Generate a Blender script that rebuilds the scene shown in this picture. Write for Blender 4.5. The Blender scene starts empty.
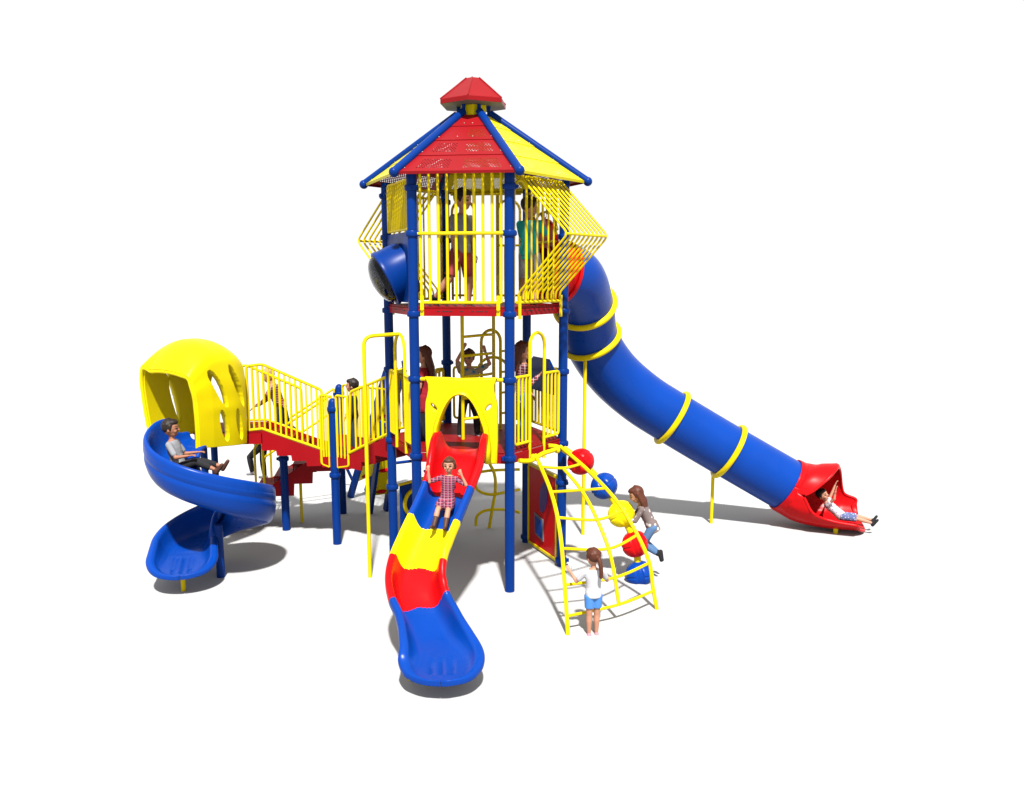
import bpy, bmesh, math, random
from mathutils import Vector as V, Matrix
random.seed(7)
SC = bpy.context.scene
COL = SC.collection
R = math.radians
PI = math.pi

# ------------------------------------------------------------------ helpers
def nrm(v):
    v = V(v)
    return v.normalized() if v.length > 1e-9 else V((0, 0, 1))

def spline(pts, n=8, closed=False):
    """Catmull-Rom through tuples of any length."""
    out = []
    m = len(pts)
    def P(i):
        return pts[i % m] if closed else pts[max(0, min(m - 1, i))]
    for i in range(m if closed else m - 1):
        a, b, c, d = P(i - 1), P(i), P(i + 1), P(i + 2)
        for k in range(n):
            t = k / n
            out.append(tuple(.5 * (2 * b[j] + (c[j] - a[j]) * t + (2 * a[j] - 5 * b[j] + 4 * c[j] - d[j]) * t * t
                                   + (3 * b[j] - a[j] - 3 * c[j] + d[j]) * t ** 3) for j in range(len(b))))
    if not closed:
        out.append(tuple(pts[-1]))
    return out

def fillet(pts, r=.08, n=5):
    """round the inner corners of a polyline"""
    pts = [V(p) for p in pts]
    out = [pts[0]]
    for a, b, c in zip(pts, pts[1:], pts[2:]):
        u, w = a - b, c - b
        k = min(r, u.length * .48, w.length * .48)
        p, q = b + u.normalized() * k, b + w.normalized() * k
        for i in range(n + 1):
            t = i / n
            out.append(p * (1 - t) ** 2 + b * (2 * t * (1 - t)) + q * t * t)
    out.append(pts[-1])
    return out

def lerp_table(tab, x):
    if x <= tab[0][0]:
        return tab[0][1]
    for (a, va), (b, vb) in zip(tab, tab[1:]):
        if x <= b:
            t = (x - a) / (b - a)
            return va + (vb - va) * t
    return tab[-1][1]

def smooth_table(tab, x):
    """cubic through the table's points"""
    n = len(tab)
    if x <= tab[0][0]:
        return tab[0][1]
    if x >= tab[-1][0]:
        return tab[-1][1]
    for i in range(n - 1):
        if x <= tab[i + 1][0]:
            break
    def slope(k):
        if k == 0:
            return (tab[1][1] - tab[0][1]) / (tab[1][0] - tab[0][0])
        if k == n - 1:
            return (tab[-1][1] - tab[-2][1]) / (tab[-1][0] - tab[-2][0])
        return (tab[k + 1][1] - tab[k - 1][1]) / (tab[k + 1][0] - tab[k - 1][0])
    x0, y0 = tab[i]; x1, y1 = tab[i + 1]; h = x1 - x0; t = (x - x0) / h
    return (y0 * (2 * t ** 3 - 3 * t * t + 1) + slope(i) * h * (t ** 3 - 2 * t * t + t)
            + y1 * (-2 * t ** 3 + 3 * t * t) + slope(i + 1) * h * (t ** 3 - t * t))

class MB:
    def __init__(s):
        s.v, s.f, s.m = [], [], []
    def add(s, vs, fs, mat=0):
        o = len(s.v)
        s.v += [V(q) for q in vs]
        s.f += [tuple(i + o for i in f) for f in fs]
        s.m += [mat] * len(fs)
    def tube(s, pts, r, seg=10, closed=False, mat=0, ell=None, side=None):
        """r: number or list; ell: list of second radii (along side x tangent)"""
        pts = [V(p) for p in pts]
        n = len(pts)
        rr = r if isinstance(r, (list, tuple)) else [r] * n
        tans = []
        for i in range(n):
            a = pts[(i - 1) % n] if (closed or i) else pts[0]
            b = pts[(i + 1) % n] if (closed or i < n - 1) else pts[-1]
            tans.append(nrm(b - a))
        t0 = tans[0]
        x = V(side) if side else (V((0, 0, 1)) if abs(t0.z) < .9 else V((1, 0, 0)))
        x = nrm(x - t0 * x.dot(t0))
        vs = []
        for i in range(n):
            t = tans[i]
            if side:
                x = V(side)
            x = nrm(x - t * x.dot(t))
            y = t.cross(x)
            ry = ell[i] if ell else rr[i]
            for k in range(seg):
                a = 2 * PI * k / seg
                vs.append(pts[i] + x * (rr[i] * math.cos(a)) + y * (ry * math.sin(a)))
        fs = []
        for i in range(n if closed else n - 1):
            for k in range(seg):
                a, b = i * seg + k, i * seg + (k + 1) % seg
                j = (i + 1) % n
                fs.append((a, b, j * seg + (k + 1) % seg, j * seg + k))
        if not closed:
            fs.append(tuple(range(seg))[::-1])
            fs.append(tuple((n - 1) * seg + k for k in range(seg)))
        s.add(vs, fs, mat)
    def rod(s, a, b, r, seg=10, mat=0):
        s.tube([a, b], r, seg, mat=mat)
    def capsule(s, a, b, ra, rb, seg=12, mat=0):
        a, b = V(a), V(b)
        d = nrm(b - a)
        pts, rs = [], []
        for k in range(5):
            t = PI / 2 * k / 4
            pts.append(a - d * ra * math.cos(t) * .999); rs.append(max(ra * math.sin(t), ra * .08))
        for k in range(5):
            t = PI / 2 * k / 4
            pts.append(b + d * rb * math.sin(t)); rs.append(max(rb * math.cos(t), rb * .08))
        s.tube(pts, rs, seg, mat=mat)
    def ball(s, c, r, seg=14, rings=9, mat=0, axes=None):
        c = V(c)
        rx, ry, rz = r if isinstance(r, (tuple, list)) else (r, r, r)
        ax = axes or (V((1, 0, 0)), V((0, 1, 0)), V((0, 0, 1)))
        vs, fs = [c - ax[2] * rz], []
        for i in range(1, rings):
            t = -PI / 2 + PI * i / rings
            for k in range(seg):
                a = 2 * PI * k / seg
                vs.append(c + ax[0] * (rx * math.cos(t) * math.cos(a)) + ax[1] * (ry * math.cos(t) * math.sin(a)) + ax[2] * (rz * math.sin(t)))
        vs.append(c + ax[2] * rz)
        for k in range(seg):
            fs.append((0, 1 + (k + 1) % seg, 1 + k))
            e = 1 + (rings - 2) * seg
            fs.append((len(vs) - 1, e + k, e + (k + 1) % seg))
        for i in range(rings - 2):
            for k in range(seg):
                a = 1 + i * seg
                fs.append((a + k, a + (k + 1) % seg, a + seg + (k + 1) % seg, a + seg + k))
        s.add(vs, fs, mat)
    def beam(s, a, b, w, h, up=(0, 0, 1), mat=0):
        a, b = V(a), V(b)
        t = nrm(b - a); u = V(up); x = nrm(t.cross(u)); y = x.cross(t)
        vs = []
        for p in (a, b):
            for i, j in ((-1, -1), (1, -1), (1, 1), (-1, 1)):
                vs.append(p + x * (i * w / 2) + y * (j * h / 2))
        s.add(vs, [(3, 2, 1, 0), (4, 5, 6, 7), (0, 1, 5, 4), (1, 2, 6, 5), (2, 3, 7, 6), (3, 0, 4, 7)], mat)
    def prism(s, poly, ext, mat=0):
        """closed planar polygon of 3-D points swept by the vector ext"""
        n = len(poly); e = V(ext)
        vs = [V(p) for p in poly] + [V(p) + e for p in poly]
        fs = [tuple(range(n))[::-1], tuple(range(n, 2 * n))] + [(i, (i + 1) % n, n + (i + 1) % n, n + i) for i in range(n)]
        s.add(vs, fs, mat)
    def grid(s, rows, closed_v=False, mat=0, matf=None, keep=None):
        nu, nv = len(rows), len(rows[0])
        o = len(s.v)
        for r in rows:
            s.v += [V(q) for q in r]
        for i in range(nu - 1):
            for k in range(nv if closed_v else nv - 1):
                if keep and not keep(i, k):
                    continue
                a, b = o + i * nv + k, o + i * nv + (k + 1) % nv
                s.f.append((a, b, b + nv, a + nv))
                s.m.append(matf(i, k) if matf else mat)
    def lathe(s, prof, axis_p, axis_d, seg=24, mat=0):
        """prof: (radius, distance along the axis)"""
        d = nrm(axis_d)
        x = nrm(d.cross(V((0, 0, 1)) if abs(d.z) < .9 else V((1, 0, 0)))); y = d.cross(x)
        rows = []
        for r, h in prof:
            rows.append([V(axis_p) + d * h + x * (r * math.cos(2 * PI * k / seg)) + y * (r * math.sin(2 * PI * k / seg)) for k in range(seg)])
        s.grid(rows, closed_v=True, mat=mat)
    def build(s, name, mats, parent=None, sharp=40, solidify=0, offset=-1, bevel=0, weld=False, fixn=True, origin=None):
        me = bpy.data.meshes.new(name)
        o_ = V(origin) if origin is not None else V((0, 0, 0))
        me.from_pydata([tuple(q - o_) for q in s.v], [], s.f)
        for m in (mats if isinstance(mats, (list, tuple)) else [mats]):
            me.materials.append(m)
        me.polygons.foreach_set('material_index', s.m)
        if weld or fixn:
            bm = bmesh.new(); bm.from_mesh(me)
            if weld:
                bmesh.ops.remove_doubles(bm, verts=bm.verts, dist=.0005)
            if fixn:
                bmesh.ops.recalc_face_normals(bm, faces=bm.faces)
            bm.to_mesh(me); bm.free()
        me.polygons.foreach_set('use_smooth', [True] * len(me.polygons))
        me.set_sharp_from_angle(angle=R(sharp))
        me.update()
        ob = bpy.data.objects.new(name, me)
        COL.objects.link(ob)
        if origin is not None:
            ob.location = o_
        if parent is not None:
            ob.parent = parent
        if bevel:
            b = ob.modifiers.new('bevel', 'BEVEL'); b.width = bevel; b.segments = 2; b.limit_method = 'ANGLE'; b.angle_limit = R(35)
        if solidify:
            m = ob.modifiers.new('solidify', 'SOLIDIFY'); m.thickness = solidify; m.offset = offset
        return ob

def plate(name, mat, outline, holes, O, ax, ay, thick, parent, bevel=.012):
    """flat plate with holes: 2-D outline in the plane O + ax*u + ay*v, extruded along ax x ay"""
    cu = bpy.data.curves.new(name, 'CURVE'); cu.dimensions = '2D'; cu.fill_mode = 'BOTH'
    cu.extrude = max(thick / 2 - bevel, .001); cu.bevel_depth = bevel; cu.bevel_resolution = 2; cu.offset = -bevel
    for loop in [outline] + list(holes):
        sp = cu.splines.new('POLY'); sp.points.add(len(loop) - 1); sp.use_cyclic_u = True
        for p, q in zip(sp.points, loop):
            p.co = (q[0], q[1], 0, 1)
    tmp = bpy.data.objects.new('tmp', cu); COL.objects.link(tmp)
    dg = bpy.context.evaluated_depsgraph_get()
    me = bpy.data.meshes.new_from_object(tmp.evaluated_get(dg))
    bpy.data.objects.remove(tmp); bpy.data.curves.remove(cu)
    me.name = name
    ax, ay = V(ax), V(ay); az = ax.cross(ay)
    M = Matrix((( ax.x, ay.x, az.x, O[0]), (ax.y, ay.y, az.y, O[1]), (ax.z, ay.z, az.z, O[2]), (0, 0, 0, 1)))
    me.transform(M)
    me.materials.clear(); me.materials.append(mat)
    me.polygons.foreach_set('use_smooth', [True] * len(me.polygons))
    me.set_sharp_from_angle(angle=R(40))
    ob = bpy.data.objects.new(name, me); COL.objects.link(ob); ob.parent = parent
    return ob

def circle2(cx, cy, rx, ry, n=28, a0=0, a1=2 * PI, rot=0):
    out = []
    for k in range(n):
        a = a0 + (a1 - a0) * k / (n if abs(a1 - a0 - 2 * PI) < 1e-6 else n - 1)
        x, y = rx * math.cos(a), ry * math.sin(a)
        out.append((cx + x * math.cos(rot) - y * math.sin(rot), cy + x * math.sin(rot) + y * math.cos(rot)))
    return out

def empty(name, loc, label, cat, group=None):
    o = bpy.data.objects.new(name, None); COL.objects.link(o); o.location = loc
    o.empty_display_size = .2
    o['label'] = label; o['category'] = cat
    if group:
        o['group'] = group
    return o

# ------------------------------------------------------------------ materials
def base_mat(name):
    m = bpy.data.materials.new(name); m.use_nodes = True
    return m, m.node_tree, m.node_tree.nodes['Principled BSDF']

def plastic(name, rgb, rough=.36, spec=.35, var=.1, bump=.0, scale=4, dirt=.0, coat=0):
    m, nt, b = base_mat(name)
    N, L = nt.nodes, nt.links
    tc = N.new('ShaderNodeTexCoord')
    nz = N.new('ShaderNodeTexNoise'); nz.inputs['Scale'].default_value = 1.7; nz.inputs['Detail'].default_value = 5
    L.new(tc.outputs['Object'], nz.inputs['Vector'])
    mr = N.new('ShaderNodeMapRange'); mr.inputs[1].default_value = .3; mr.inputs[2].default_value = .7
    mr.inputs[3].default_value = 1 - var; mr.inputs[4].default_value = 1 + var
    L.new(nz.outputs['Fac'], mr.inputs[0])
    hs = N.new('ShaderNodeHueSaturation'); hs.inputs['Color'].default_value = (*rgb, 1)
    L.new(mr.outputs[0], hs.inputs['Value'])
    L.new(hs.outputs[0], b.inputs['Base Color'])
    n2 = N.new('ShaderNodeTexNoise'); n2.inputs['Scale'].default_value = scale; n2.inputs['Detail'].default_value = 6
    L.new(tc.outputs['Object'], n2.inputs['Vector'])
    r2 = N.new('ShaderNodeMapRange'); r2.inputs[1].default_value = .3; r2.inputs[2].default_value = .7
    r2.inputs[3].default_value = rough - .03; r2.inputs[4].default_value = rough + .05
    L.new(n2.outputs['Fac'], r2.inputs[0]); L.new(r2.outputs[0], b.inputs['Roughness'])
    b.inputs['Specular IOR Level'].default_value = spec
    if coat:
        b.inputs['Coat Weight'].default_value = coat; b.inputs['Coat Roughness'].default_value = .15
    if bump:
        bp = N.new('ShaderNodeBump'); bp.inputs['Strength'].default_value = bump; bp.inputs['Distance'].default_value = .02
        n3 = N.new('ShaderNodeTexNoise'); n3.inputs['Scale'].default_value = 3.2; n3.inputs['Detail'].default_value = 3
        L.new(tc.outputs['Object'], n3.inputs['Vector'])
        L.new(n3.outputs['Fac'], bp.inputs['Height']); L.new(bp.outputs[0], b.inputs['Normal'])
    return m

BLUE = (.004, .032, .235); RED = (.33, .006, .008); YEL = (.50, .385, .004)
M = {
    'blue': plastic('blue roto-moulded plastic', (.0008, .028, .19), .28, .12, .06, .0),
    'red': plastic('red roto-moulded plastic', (.36, .0025, .004), .3, .08, .05, .0),
    'yellow': plastic('yellow roto-moulded plastic', (.52, .42, .002), .34, .08, .04, .0),
    'post': plastic('blue powder coated steel', (.0008, .019, .125), .32, .08, .08),
    'bar': plastic('yellow powder coated steel', (.50, .38, .002), .36, .08, .06),
    'deck': plastic('red vinyl coated steel deck', (.14, .002, .003), .5, .08, .1, .03),
    'fascia': plastic('red painted steel edge', (.20, .0025, .005), .45, .08, .08),
    'roofred': plastic('red painted roof sheet', (.165, .004, .006), .36, .1, .05),
    'roofyel': plastic('yellow painted roof sheet', (.44, .37, .004), .34, .1, .05),
    'soffit': plastic('cream soffit', (.12, .11, .08), .6, .1),
    'dark': plastic('dark slot', (.01, .01, .012), .6, .2),
    'screw': plastic('zinc screw head', (.2, .2, .2), .3, .5),
    'purple': plastic('purple inlay', (.05, .02, .13), .4, .3),
    'darkblue': plastic('dark blue panel', (.005, .02, .11), .4, .3),
    'greyrim': plastic('grey inlay rim', (.09, .09, .11), .4, .3),
}

def perforated(name, rgb):
    m, nt, b = base_mat(name)
    N, L = nt.nodes, nt.links
    b.inputs['Base Color'].default_value = (*rgb, 1); b.inputs['Roughness'].default_value = .34; b.inputs['Specular IOR Level'].default_value = .1
    uv = N.new('ShaderNodeUVMap')
    sep = N.new('ShaderNodeSeparateXYZ'); L.new(uv.outputs[0], sep.inputs[0])
    def math_(op, a, bb=None):
        q = N.new('ShaderNodeMath'); q.operation = op
        for i, x in enumerate((a, bb)):
            if x is None:
                continue
            if isinstance(x, (int, float)):
                q.inputs[i].default_value = x
            else:
                L.new(x, q.inputs[i])
        return q.outputs[0]
    p = .044
    v = math_('DIVIDE', sep.outputs[1], p * .8)
    row = math_('FLOOR', v)
    u = math_('ADD', math_('DIVIDE', sep.outputs[0], p), math_('MULTIPLY', math_('MODULO', row, 2.0), .5))
    fu = math_('SUBTRACT', math_('FRACT', u), .5); fv = math_('SUBTRACT', math_('FRACT', v), .5)
    d = math_('SQRT', math_('ADD', math_('MULTIPLY', fu, fu), math_('MULTIPLY', fv, fv)))
    hole = math_('LESS_THAN', d, .25)
    tr = N.new('ShaderNodeBsdfTransparent'); mx = N.new('ShaderNodeMixShader')
    L.new(hole, mx.inputs[0]); L.new(b.outputs[0], mx.inputs[1]); L.new(tr.outputs[0], mx.inputs[2])
    L.new(mx.outputs[0], N['Material Output'].inputs['Surface'])
    return m
M['perfred'] = perforated('red perforated sheet', (.165, .004, .006))
M['perfyel'] = perforated('yellow perforated sheet', (.46, .39, .006))

def dome_mat():
    m, nt, b = base_mat('clear dome')
    b.inputs['Base Color'].default_value = (.16, .17, .19, 1)
    b.inputs['Roughness'].default_value = .04; b.inputs['Transmission Weight'].default_value = 1
    b.inputs['IOR'].default_value = 1.25
    return m
M['dome'] = dome_mat()

def fabric(name, rgb, rough=.85):
    return plastic(name, rgb, rough, .15, .16, 0, 25)

def plaid(name, c0, c1, c2, scale=30):
    m, nt, b = base_mat(name)
    N, L = nt.nodes, nt.links
    tc = N.new('ShaderNodeTexCoord')
    def band(direction, sc, lo, hi, ph=0):
        w = N.new('ShaderNodeTexWave'); w.wave_type = 'BANDS'; w.bands_direction = direction
        w.inputs['Scale'].default_value = sc; w.inputs['Phase Offset'].default_value = ph
        L.new(tc.outputs['Object'], w.inputs['Vector'])
        mr = N.new('ShaderNodeMapRange'); mr.inputs[1].default_value = lo; mr.inputs[2].default_value = hi
        L.new(w.outputs['Fac'], mr.inputs[0]); return mr.outputs[0]
    def mix(f, a, c):
        q = N.new('ShaderNodeMix'); q.data_type = 'RGBA'
        if isinstance(f, float): q.inputs[0].default_value = f
        else: L.new(f, q.inputs[0])
        for i, x in ((6, a), (7, c)):
            if isinstance(x, tuple): q.inputs[i].default_value = (*x, 1)
            else: L.new(x, q.inputs[i])
        return q.outputs[2]
    def avg(a, c):
        q = N.new('ShaderNodeMath'); q.operation = 'MULTIPLY_ADD'
        L.new(a, q.inputs[0]); q.inputs[1].default_value = .5
        h = N.new('ShaderNodeMath'); h.operation = 'MULTIPLY'; L.new(c, h.inputs[0]); h.inputs[1].default_value = .5
        L.new(h.outputs[0], q.inputs[2]); return q.outputs[0]
    k = scale / 30
    f = avg(band('X', 3.2 * k, .45, .6), band('Z', 5.0 * k, .45, .6))
    col = mix(f, c0, c1)
    g = N.new('ShaderNodeMath'); g.operation = 'MAXIMUM'
    L.new(band('X', 3.2 * k, .93, .97, 1.6), g.inputs[0]); L.new(band('Z', 5.0 * k, .93, .97, 1.6), g.inputs[1])
    col = mix(g.outputs[0], col, c2)
    L.new(col, b.inputs['Base Color']); b.inputs['Roughness'].default_value = .85; b.inputs['Specular IOR Level'].default_value = .15
    return m

def spotted(name, c0, c1, scale=9, th=.28):
    m, nt, b = base_mat(name)
    N, L = nt.nodes, nt.links
    tc = N.new('ShaderNodeTexCoord'); vo = N.new('ShaderNodeTexVoronoi'); vo.inputs['Scale'].default_value = scale
    L.new(tc.outputs['Object'], vo.inputs['Vector'])
    mr = N.new('ShaderNodeMapRange'); mr.inputs[1].default_value = th; mr.inputs[2].default_value = th + .05
    L.new(vo.outputs['Distance'], mr.inputs[0])
    q = N.new('ShaderNodeMix'); q.data_type = 'RGBA'
    L.new(mr.outputs[0], q.inputs[0]); q.inputs[6].default_value = (*c1, 1); q.inputs[7].default_value = (*c0, 1)
    L.new(q.outputs[2], b.inputs['Base Color']); b.inputs['Roughness'].default_value = .85; b.inputs['Specular IOR Level'].default_value = .15
    return m

def skin_mat(name, rgb):
    m, nt, b = base_mat(name)
    N, L = nt.nodes, nt.links
    tc = N.new('ShaderNodeTexCoord'); nz = N.new('ShaderNodeTexNoise'); nz.inputs['Scale'].default_value = 14
    L.new(tc.outputs['Object'], nz.inputs['Vector'])
    q = N.new('ShaderNodeMix'); q.data_type = 'RGBA'; L.new(nz.outputs['Fac'], q.inputs[0])
    q.inputs[6].default_value = (rgb[0] * .88, rgb[1] * .78, rgb[2] * .74, 1); q.inputs[7].default_value = (*rgb, 1)
    L.new(q.outputs[2], b.inputs['Base Color'])
    b.inputs['Roughness'].default_value = .55; b.inputs['Specular IOR Level'].default_value = .25
    return m
SKIN = skin_mat('skin', (.33, .165, .105)); SKIN2 = skin_mat('tan skin', (.24, .105, .06))
EYE = plastic('eye', (.015, .01, .008), .3, .4); LIP = plastic('lips', (.29, .12, .09), .5, .3)

# ------------------------------------------------------------------ tower frame
S = 1.4
TH = -.1617
VX = [V((S * math.cos(R(-120 + 60 * i) + TH), S * math.sin(R(-120 + 60 * i) + TH), 0)) for i in range(6)]
AP = S * math.sqrt(3) / 2
def fn(k):
    a = R(-90 + 60 * k) + TH
    return V((math.cos(a), math.sin(a), 0))
def fp(k, s, z, off=0):
    """point on hexagon face k: s metres from its left post, height z, off metres outward"""
    a, b = VX[k], VX[(k + 1) % 6]
    return a + (b - a) * (s / S) + fn(k) * off + V((0, 0, z))
def up(z):
    return V((0, 0, z))

root = empty('play_structure', (0, 0, 0), 'tall red, yellow and blue playground tower with slides, stairs and climbers', 'play structure')

def part(o, label=None):
    if label:
        o['label'] = label
    return o

# posts with collars
def collar_mesh():
    mb = MB()
    mb.lathe([(.074, -.04), (.092, -.04), (.1, -.025), (.1, .025), (.092, .04), (.074, .04)], (0, 0, 0), (0, 0, 1), 20)
    mb.beam((.09, 0, 0), (.125, 0, 0), .05, .05)
    return mb
pm = MB()
pm.tube([(0, 0, 0), (0, 0, 6.12)], .073, 24)
post0 = pm.build('post', M['post'], root)
col0 = collar_mesh().build('collar', M['post'], post0)
first = True
CZ = {0: (5.92, 5.284, 4.146, 3.2, 2.046), 1: (5.92, 5.284, 4.146, 3.2, 2.046), 2: (5.92, 5.284, 4.146, 3.2, 2.046, 1.41, .1),
      3: (5.92, 5.284, 4.146, 3.2, 2.046, .1), 4: (5.92, 5.284, 4.146, 3.2, 2.046), 5: (5.92, 5.284, 4.146, 3.2, 2.046, 1.25)}
for k in range(6):
    if k == 0:
        p = post0
    else:
        p = post0.copy(); COL.objects.link(p); p.parent = root
    p.location = VX[k]
    for i, z in enumerate(CZ[k]):
        if k == 0 and i == 0:
            c = col0
        else:
            c = col0.copy(); COL.objects.link(c); c.parent = p
        c.location = (0, 0, z); c.rotation_euler.z = TH + R(60 * k - 60) + i * .9

# decks
def hexpoly(ap, z):
    r = ap / (math.sqrt(3) / 2)
    return [V((r * math.cos(R(-120 + 60 * i) + TH), r * math.sin(R(-120 + 60 * i) + TH), z)) for i in range(6)]
def deck(name, z0, z1, slots):
    mb = MB()
    mb.prism(hexpoly(AP + .0, z1 - .03), (0, 0, .03), 0)
    for k in range(6):
        a = fp(k, .07, (z0 + z1) / 2 - .017, -.006); b = fp(k, S - .07, (z0 + z1) / 2 - .017, -.006)
        mb.beam(a, b, .03, z1 - z0 - .036, mat=1)
        if slots:
            for s in (.34, .42, .47, .52, .68, .84, .92, .97, 1.04):
                q = fp(k, s, (z0 + z1) / 2, .0105)
                mb.beam(q, q + (VX[(k + 1) % 6] - VX[k]).normalized() * .045, .004, .014, mat=2)
    for a in range(3):   # joists underneath
        d = V((math.cos(TH + R(60 * a)), math.sin(TH + R(60 * a)), 0)) * 1.15
        mb.beam(up(z1 - .08) - d, up(z1 - .08) + d, .05, .09, mat=1)
    return mb.build(name, [M['deck'], M['fascia'], M['dark']], root, bevel=.006)
deck('upper_deck', 4.115, 4.25, True)
deck('lower_deck', 1.955, 2.13, False)

# ------------------------------------------------------------------ roof
RB, ZB, RT, ZT = 1.74, 6.09, .25, 7.1
roof = MB()
def rv(i, t, drop=0):
    a = R(-120 + 60 * i) + TH
    r = RB + (RT - RB) * t
    return V((r * math.cos(a), r * math.sin(a), ZB + (ZT - ZB) * t - drop))
ribm = MB()
def roof_panel(k):
    mb = MB()
    red = k % 2 == 0
    bands = [(.015, .27), (.27, .52), (.52, .76), (.76, .97)]
    uvs = {}
    def q(t, s, lift):
        a, b = rv(k, t), rv(k + 1, t)
        ins = .045 / max((b - a).length, .1)
        s2 = ins + (1 - 2 * ins) * s
        n = (rv(k + 1, 0) - rv(k, 0)).cross(rv(k, 1) - rv(k, 0)).normalized()
        return a + (b - a) * s2 + n * lift
    for bi, (t0, t1) in enumerate(bands):
        h = t1 - t0
        ss = [0, .12, .42, .55, .9, 1]
        ts = [0, .2, .8, 1]
        for i in range(5):
            for j in range(3):
                perf = i in (1, 3) and j == 1 and bi < 3
                if bi == 2 and i == 1:
                    perf = k != 0
                vs = []
                for (si, tj) in ((i, j), (i + 1, j), (i + 1, j + 1), (i, j + 1)):
                    tt = t0 + h * ts[tj]
                    prof = [.009, .006, .002, .0][tj]     # each sheet laps the one above
                    vs.append(q(tt, ss[si], prof))
                mb.add(vs, [(0, 1, 2, 3)], 1 if perf else 0)
        vs = [q(t0, 0, .009), q(t0, 1, .009), q(t0, 1, -.002), q(t0, 0, -.002)]
        mb.add(vs, [(3, 2, 1, 0)], 0)
        for s in (.02, .98, .36, .64):
            mb.ball(q(t0 + h * .22, s, .011), .007, 6, 4, mat=2)
    # folded eave
    mb.add([q(.015, 0, .0135), q(.015, 1, .0135), q(.005, 1, -.022), q(.005, 0, -.022)], [(3, 2, 1, 0)], 0)
    o = mb.build('roof_panel', [M['roofred' if red else 'roofyel'], M['perfred' if red else 'perfyel'], M['screw']], root, fixn=False, sharp=20)
    uv = o.data.uv_layers.new(name='UVMap')
    e = (rv(k + 1, 0) - rv(k, 0)).normalized(); g = (rv(k, 1) + rv(k + 1, 1) - rv(k, 0) - rv(k + 1, 0)).normalized()
    for lp in o.data.loops:
        c = o.data.vertices[lp.vertex_index].co
        uv.data[lp.index].uv = (c.dot(e) + 5, c.dot(g) + 5)
    o['label'] = 'red roof panel' if red else 'yellow roof panel'
for k in range(6):
    roof_panel(k)
for i in range(6):
    mb = MB()
    mb.tube([rv(i, -.005, -.02), rv(i, 1.0, -.02)], .06, 14)
    mb.ball(rv(i, -.006, -.02), .070, 16, 10)
    for t in (.08, .3, .5, .7, .9):
        mb.ball(rv(i, t, .042), .007, 6, 4, mat=1)
    mb.build('roof_rib', [M['post'], M['screw']], root)
# cupola: drum, short posts, red cap
cup = MB()
cup.lathe([(.215, 6.98), (.215, 7.3)], (0, 0, 0), (0, 0, 1), 6)
d_ = cup.build('cupola_drum', M['yellow'], root)
d_.rotation_euler.z = 0
for i in range(6):
    mb = MB()
    a = R(-120 + 60 * i) + TH
    p = V((.235 * math.cos(a), .235 * math.sin(a), 0))
    mb.rod(p + up(7.02), p + up(7.33), .028, 10)
    mb.build('cupola_post', M['post'], root)
cap = MB()
def chex(r, z):
    return [V((r * math.cos(R(-98.5 + 60 * i) ), r * math.sin(R(-98.5 + 60 * i)), z)) for i in range(6)]
for lo, hi in ((chex(.535, 7.23), chex(.535, 7.30)), (chex(.535, 7.30), chex(.11, 7.64))):
    for i in range(6):
        j = (i + 1) % 6
        cap.add([lo[i], lo[j], hi[j], hi[i]], [(0, 1, 2, 3)])
cap.add(chex(.11, 7.64), [(0, 1, 2, 3, 4, 5)])
cap.add(chex(.535, 7.23), [(5, 4, 3, 2, 1, 0)], 1)
for i in range(6):   # ridge beads
    a, b = chex(.537, 7.302)[i], chex(.112, 7.642)[i]
    cap.rod(a, b, .012, 6)
cap.build('cupola_cap', [M['roofred'], M['soffit']], root, weld=True, bevel=.008, sharp=25)

# ------------------------------------------------------------------ upper level enclosure
BR = .0205
def bars_panel(name, k, s0, s1, z0, z1, n, off=0, mid=None, frame=True, tabs=None, r=BR, label=None, sl=0):
    mb = MB()
    if frame:
        mb.tube(fillet([fp(k, s0, z0, off), fp(k, s1, z0, off), fp(k, s1, z1, off), fp(k, s0, z1, off), fp(k, s0, z0, off), fp(k, s1, z0, off)][:5], .05), r * 1.15, 8)
    else:
        mb.rod(fp(k, s0, z0, off), fp(k, s1, z0, off), r * 1.1, 8)
    for i in range(n):
        s = s0 + (s1 - s0) * (i + (1 if frame else 0)) / (n + 1 if frame else n - 1)
        mb.rod(fp(k, s, z0, off), fp(k, s, z1, off), r, 8)
    if mid:
        mb.rod(fp(k, .07, mid, off + .03), fp(k, S - .07, mid, off + .03), r * 1.2, 8)
    for t in tabs or ():
        mb.beam(fp(k, t, z0 + .1, off + .018), fp(k, t, z0 - .19, off + .018), .05, .02, up=fn(k))
        mb.ball(fp(k, t, z0 - .1, off + .03), .03, 8, 6)
    o = mb.build(name, M['bar'], root)
    if label: o['label'] = label
    return o
bars_panel('bar_panel', 0, .12, 1.28, 4.31, 6.14, 10, 0, mid=5.284, frame=False, tabs=(.13, 1.24))

def hoop(mb, k, s0, s1, z0, z1, off=0, r=.024, drop=None):
    rr = (s1 - s0) / 2
    pts = [fp(k, s0, z0, off)]
    for i in range(13):
        a = PI - PI * i / 12
        pts.append(fp(k, (s0 + s1) / 2 + rr * math.cos(a), z1 - rr + rr * math.sin(a), off))
    pts.append(fp(k, s1, z0, off))
    mb.tube(pts, r, 10)

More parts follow.
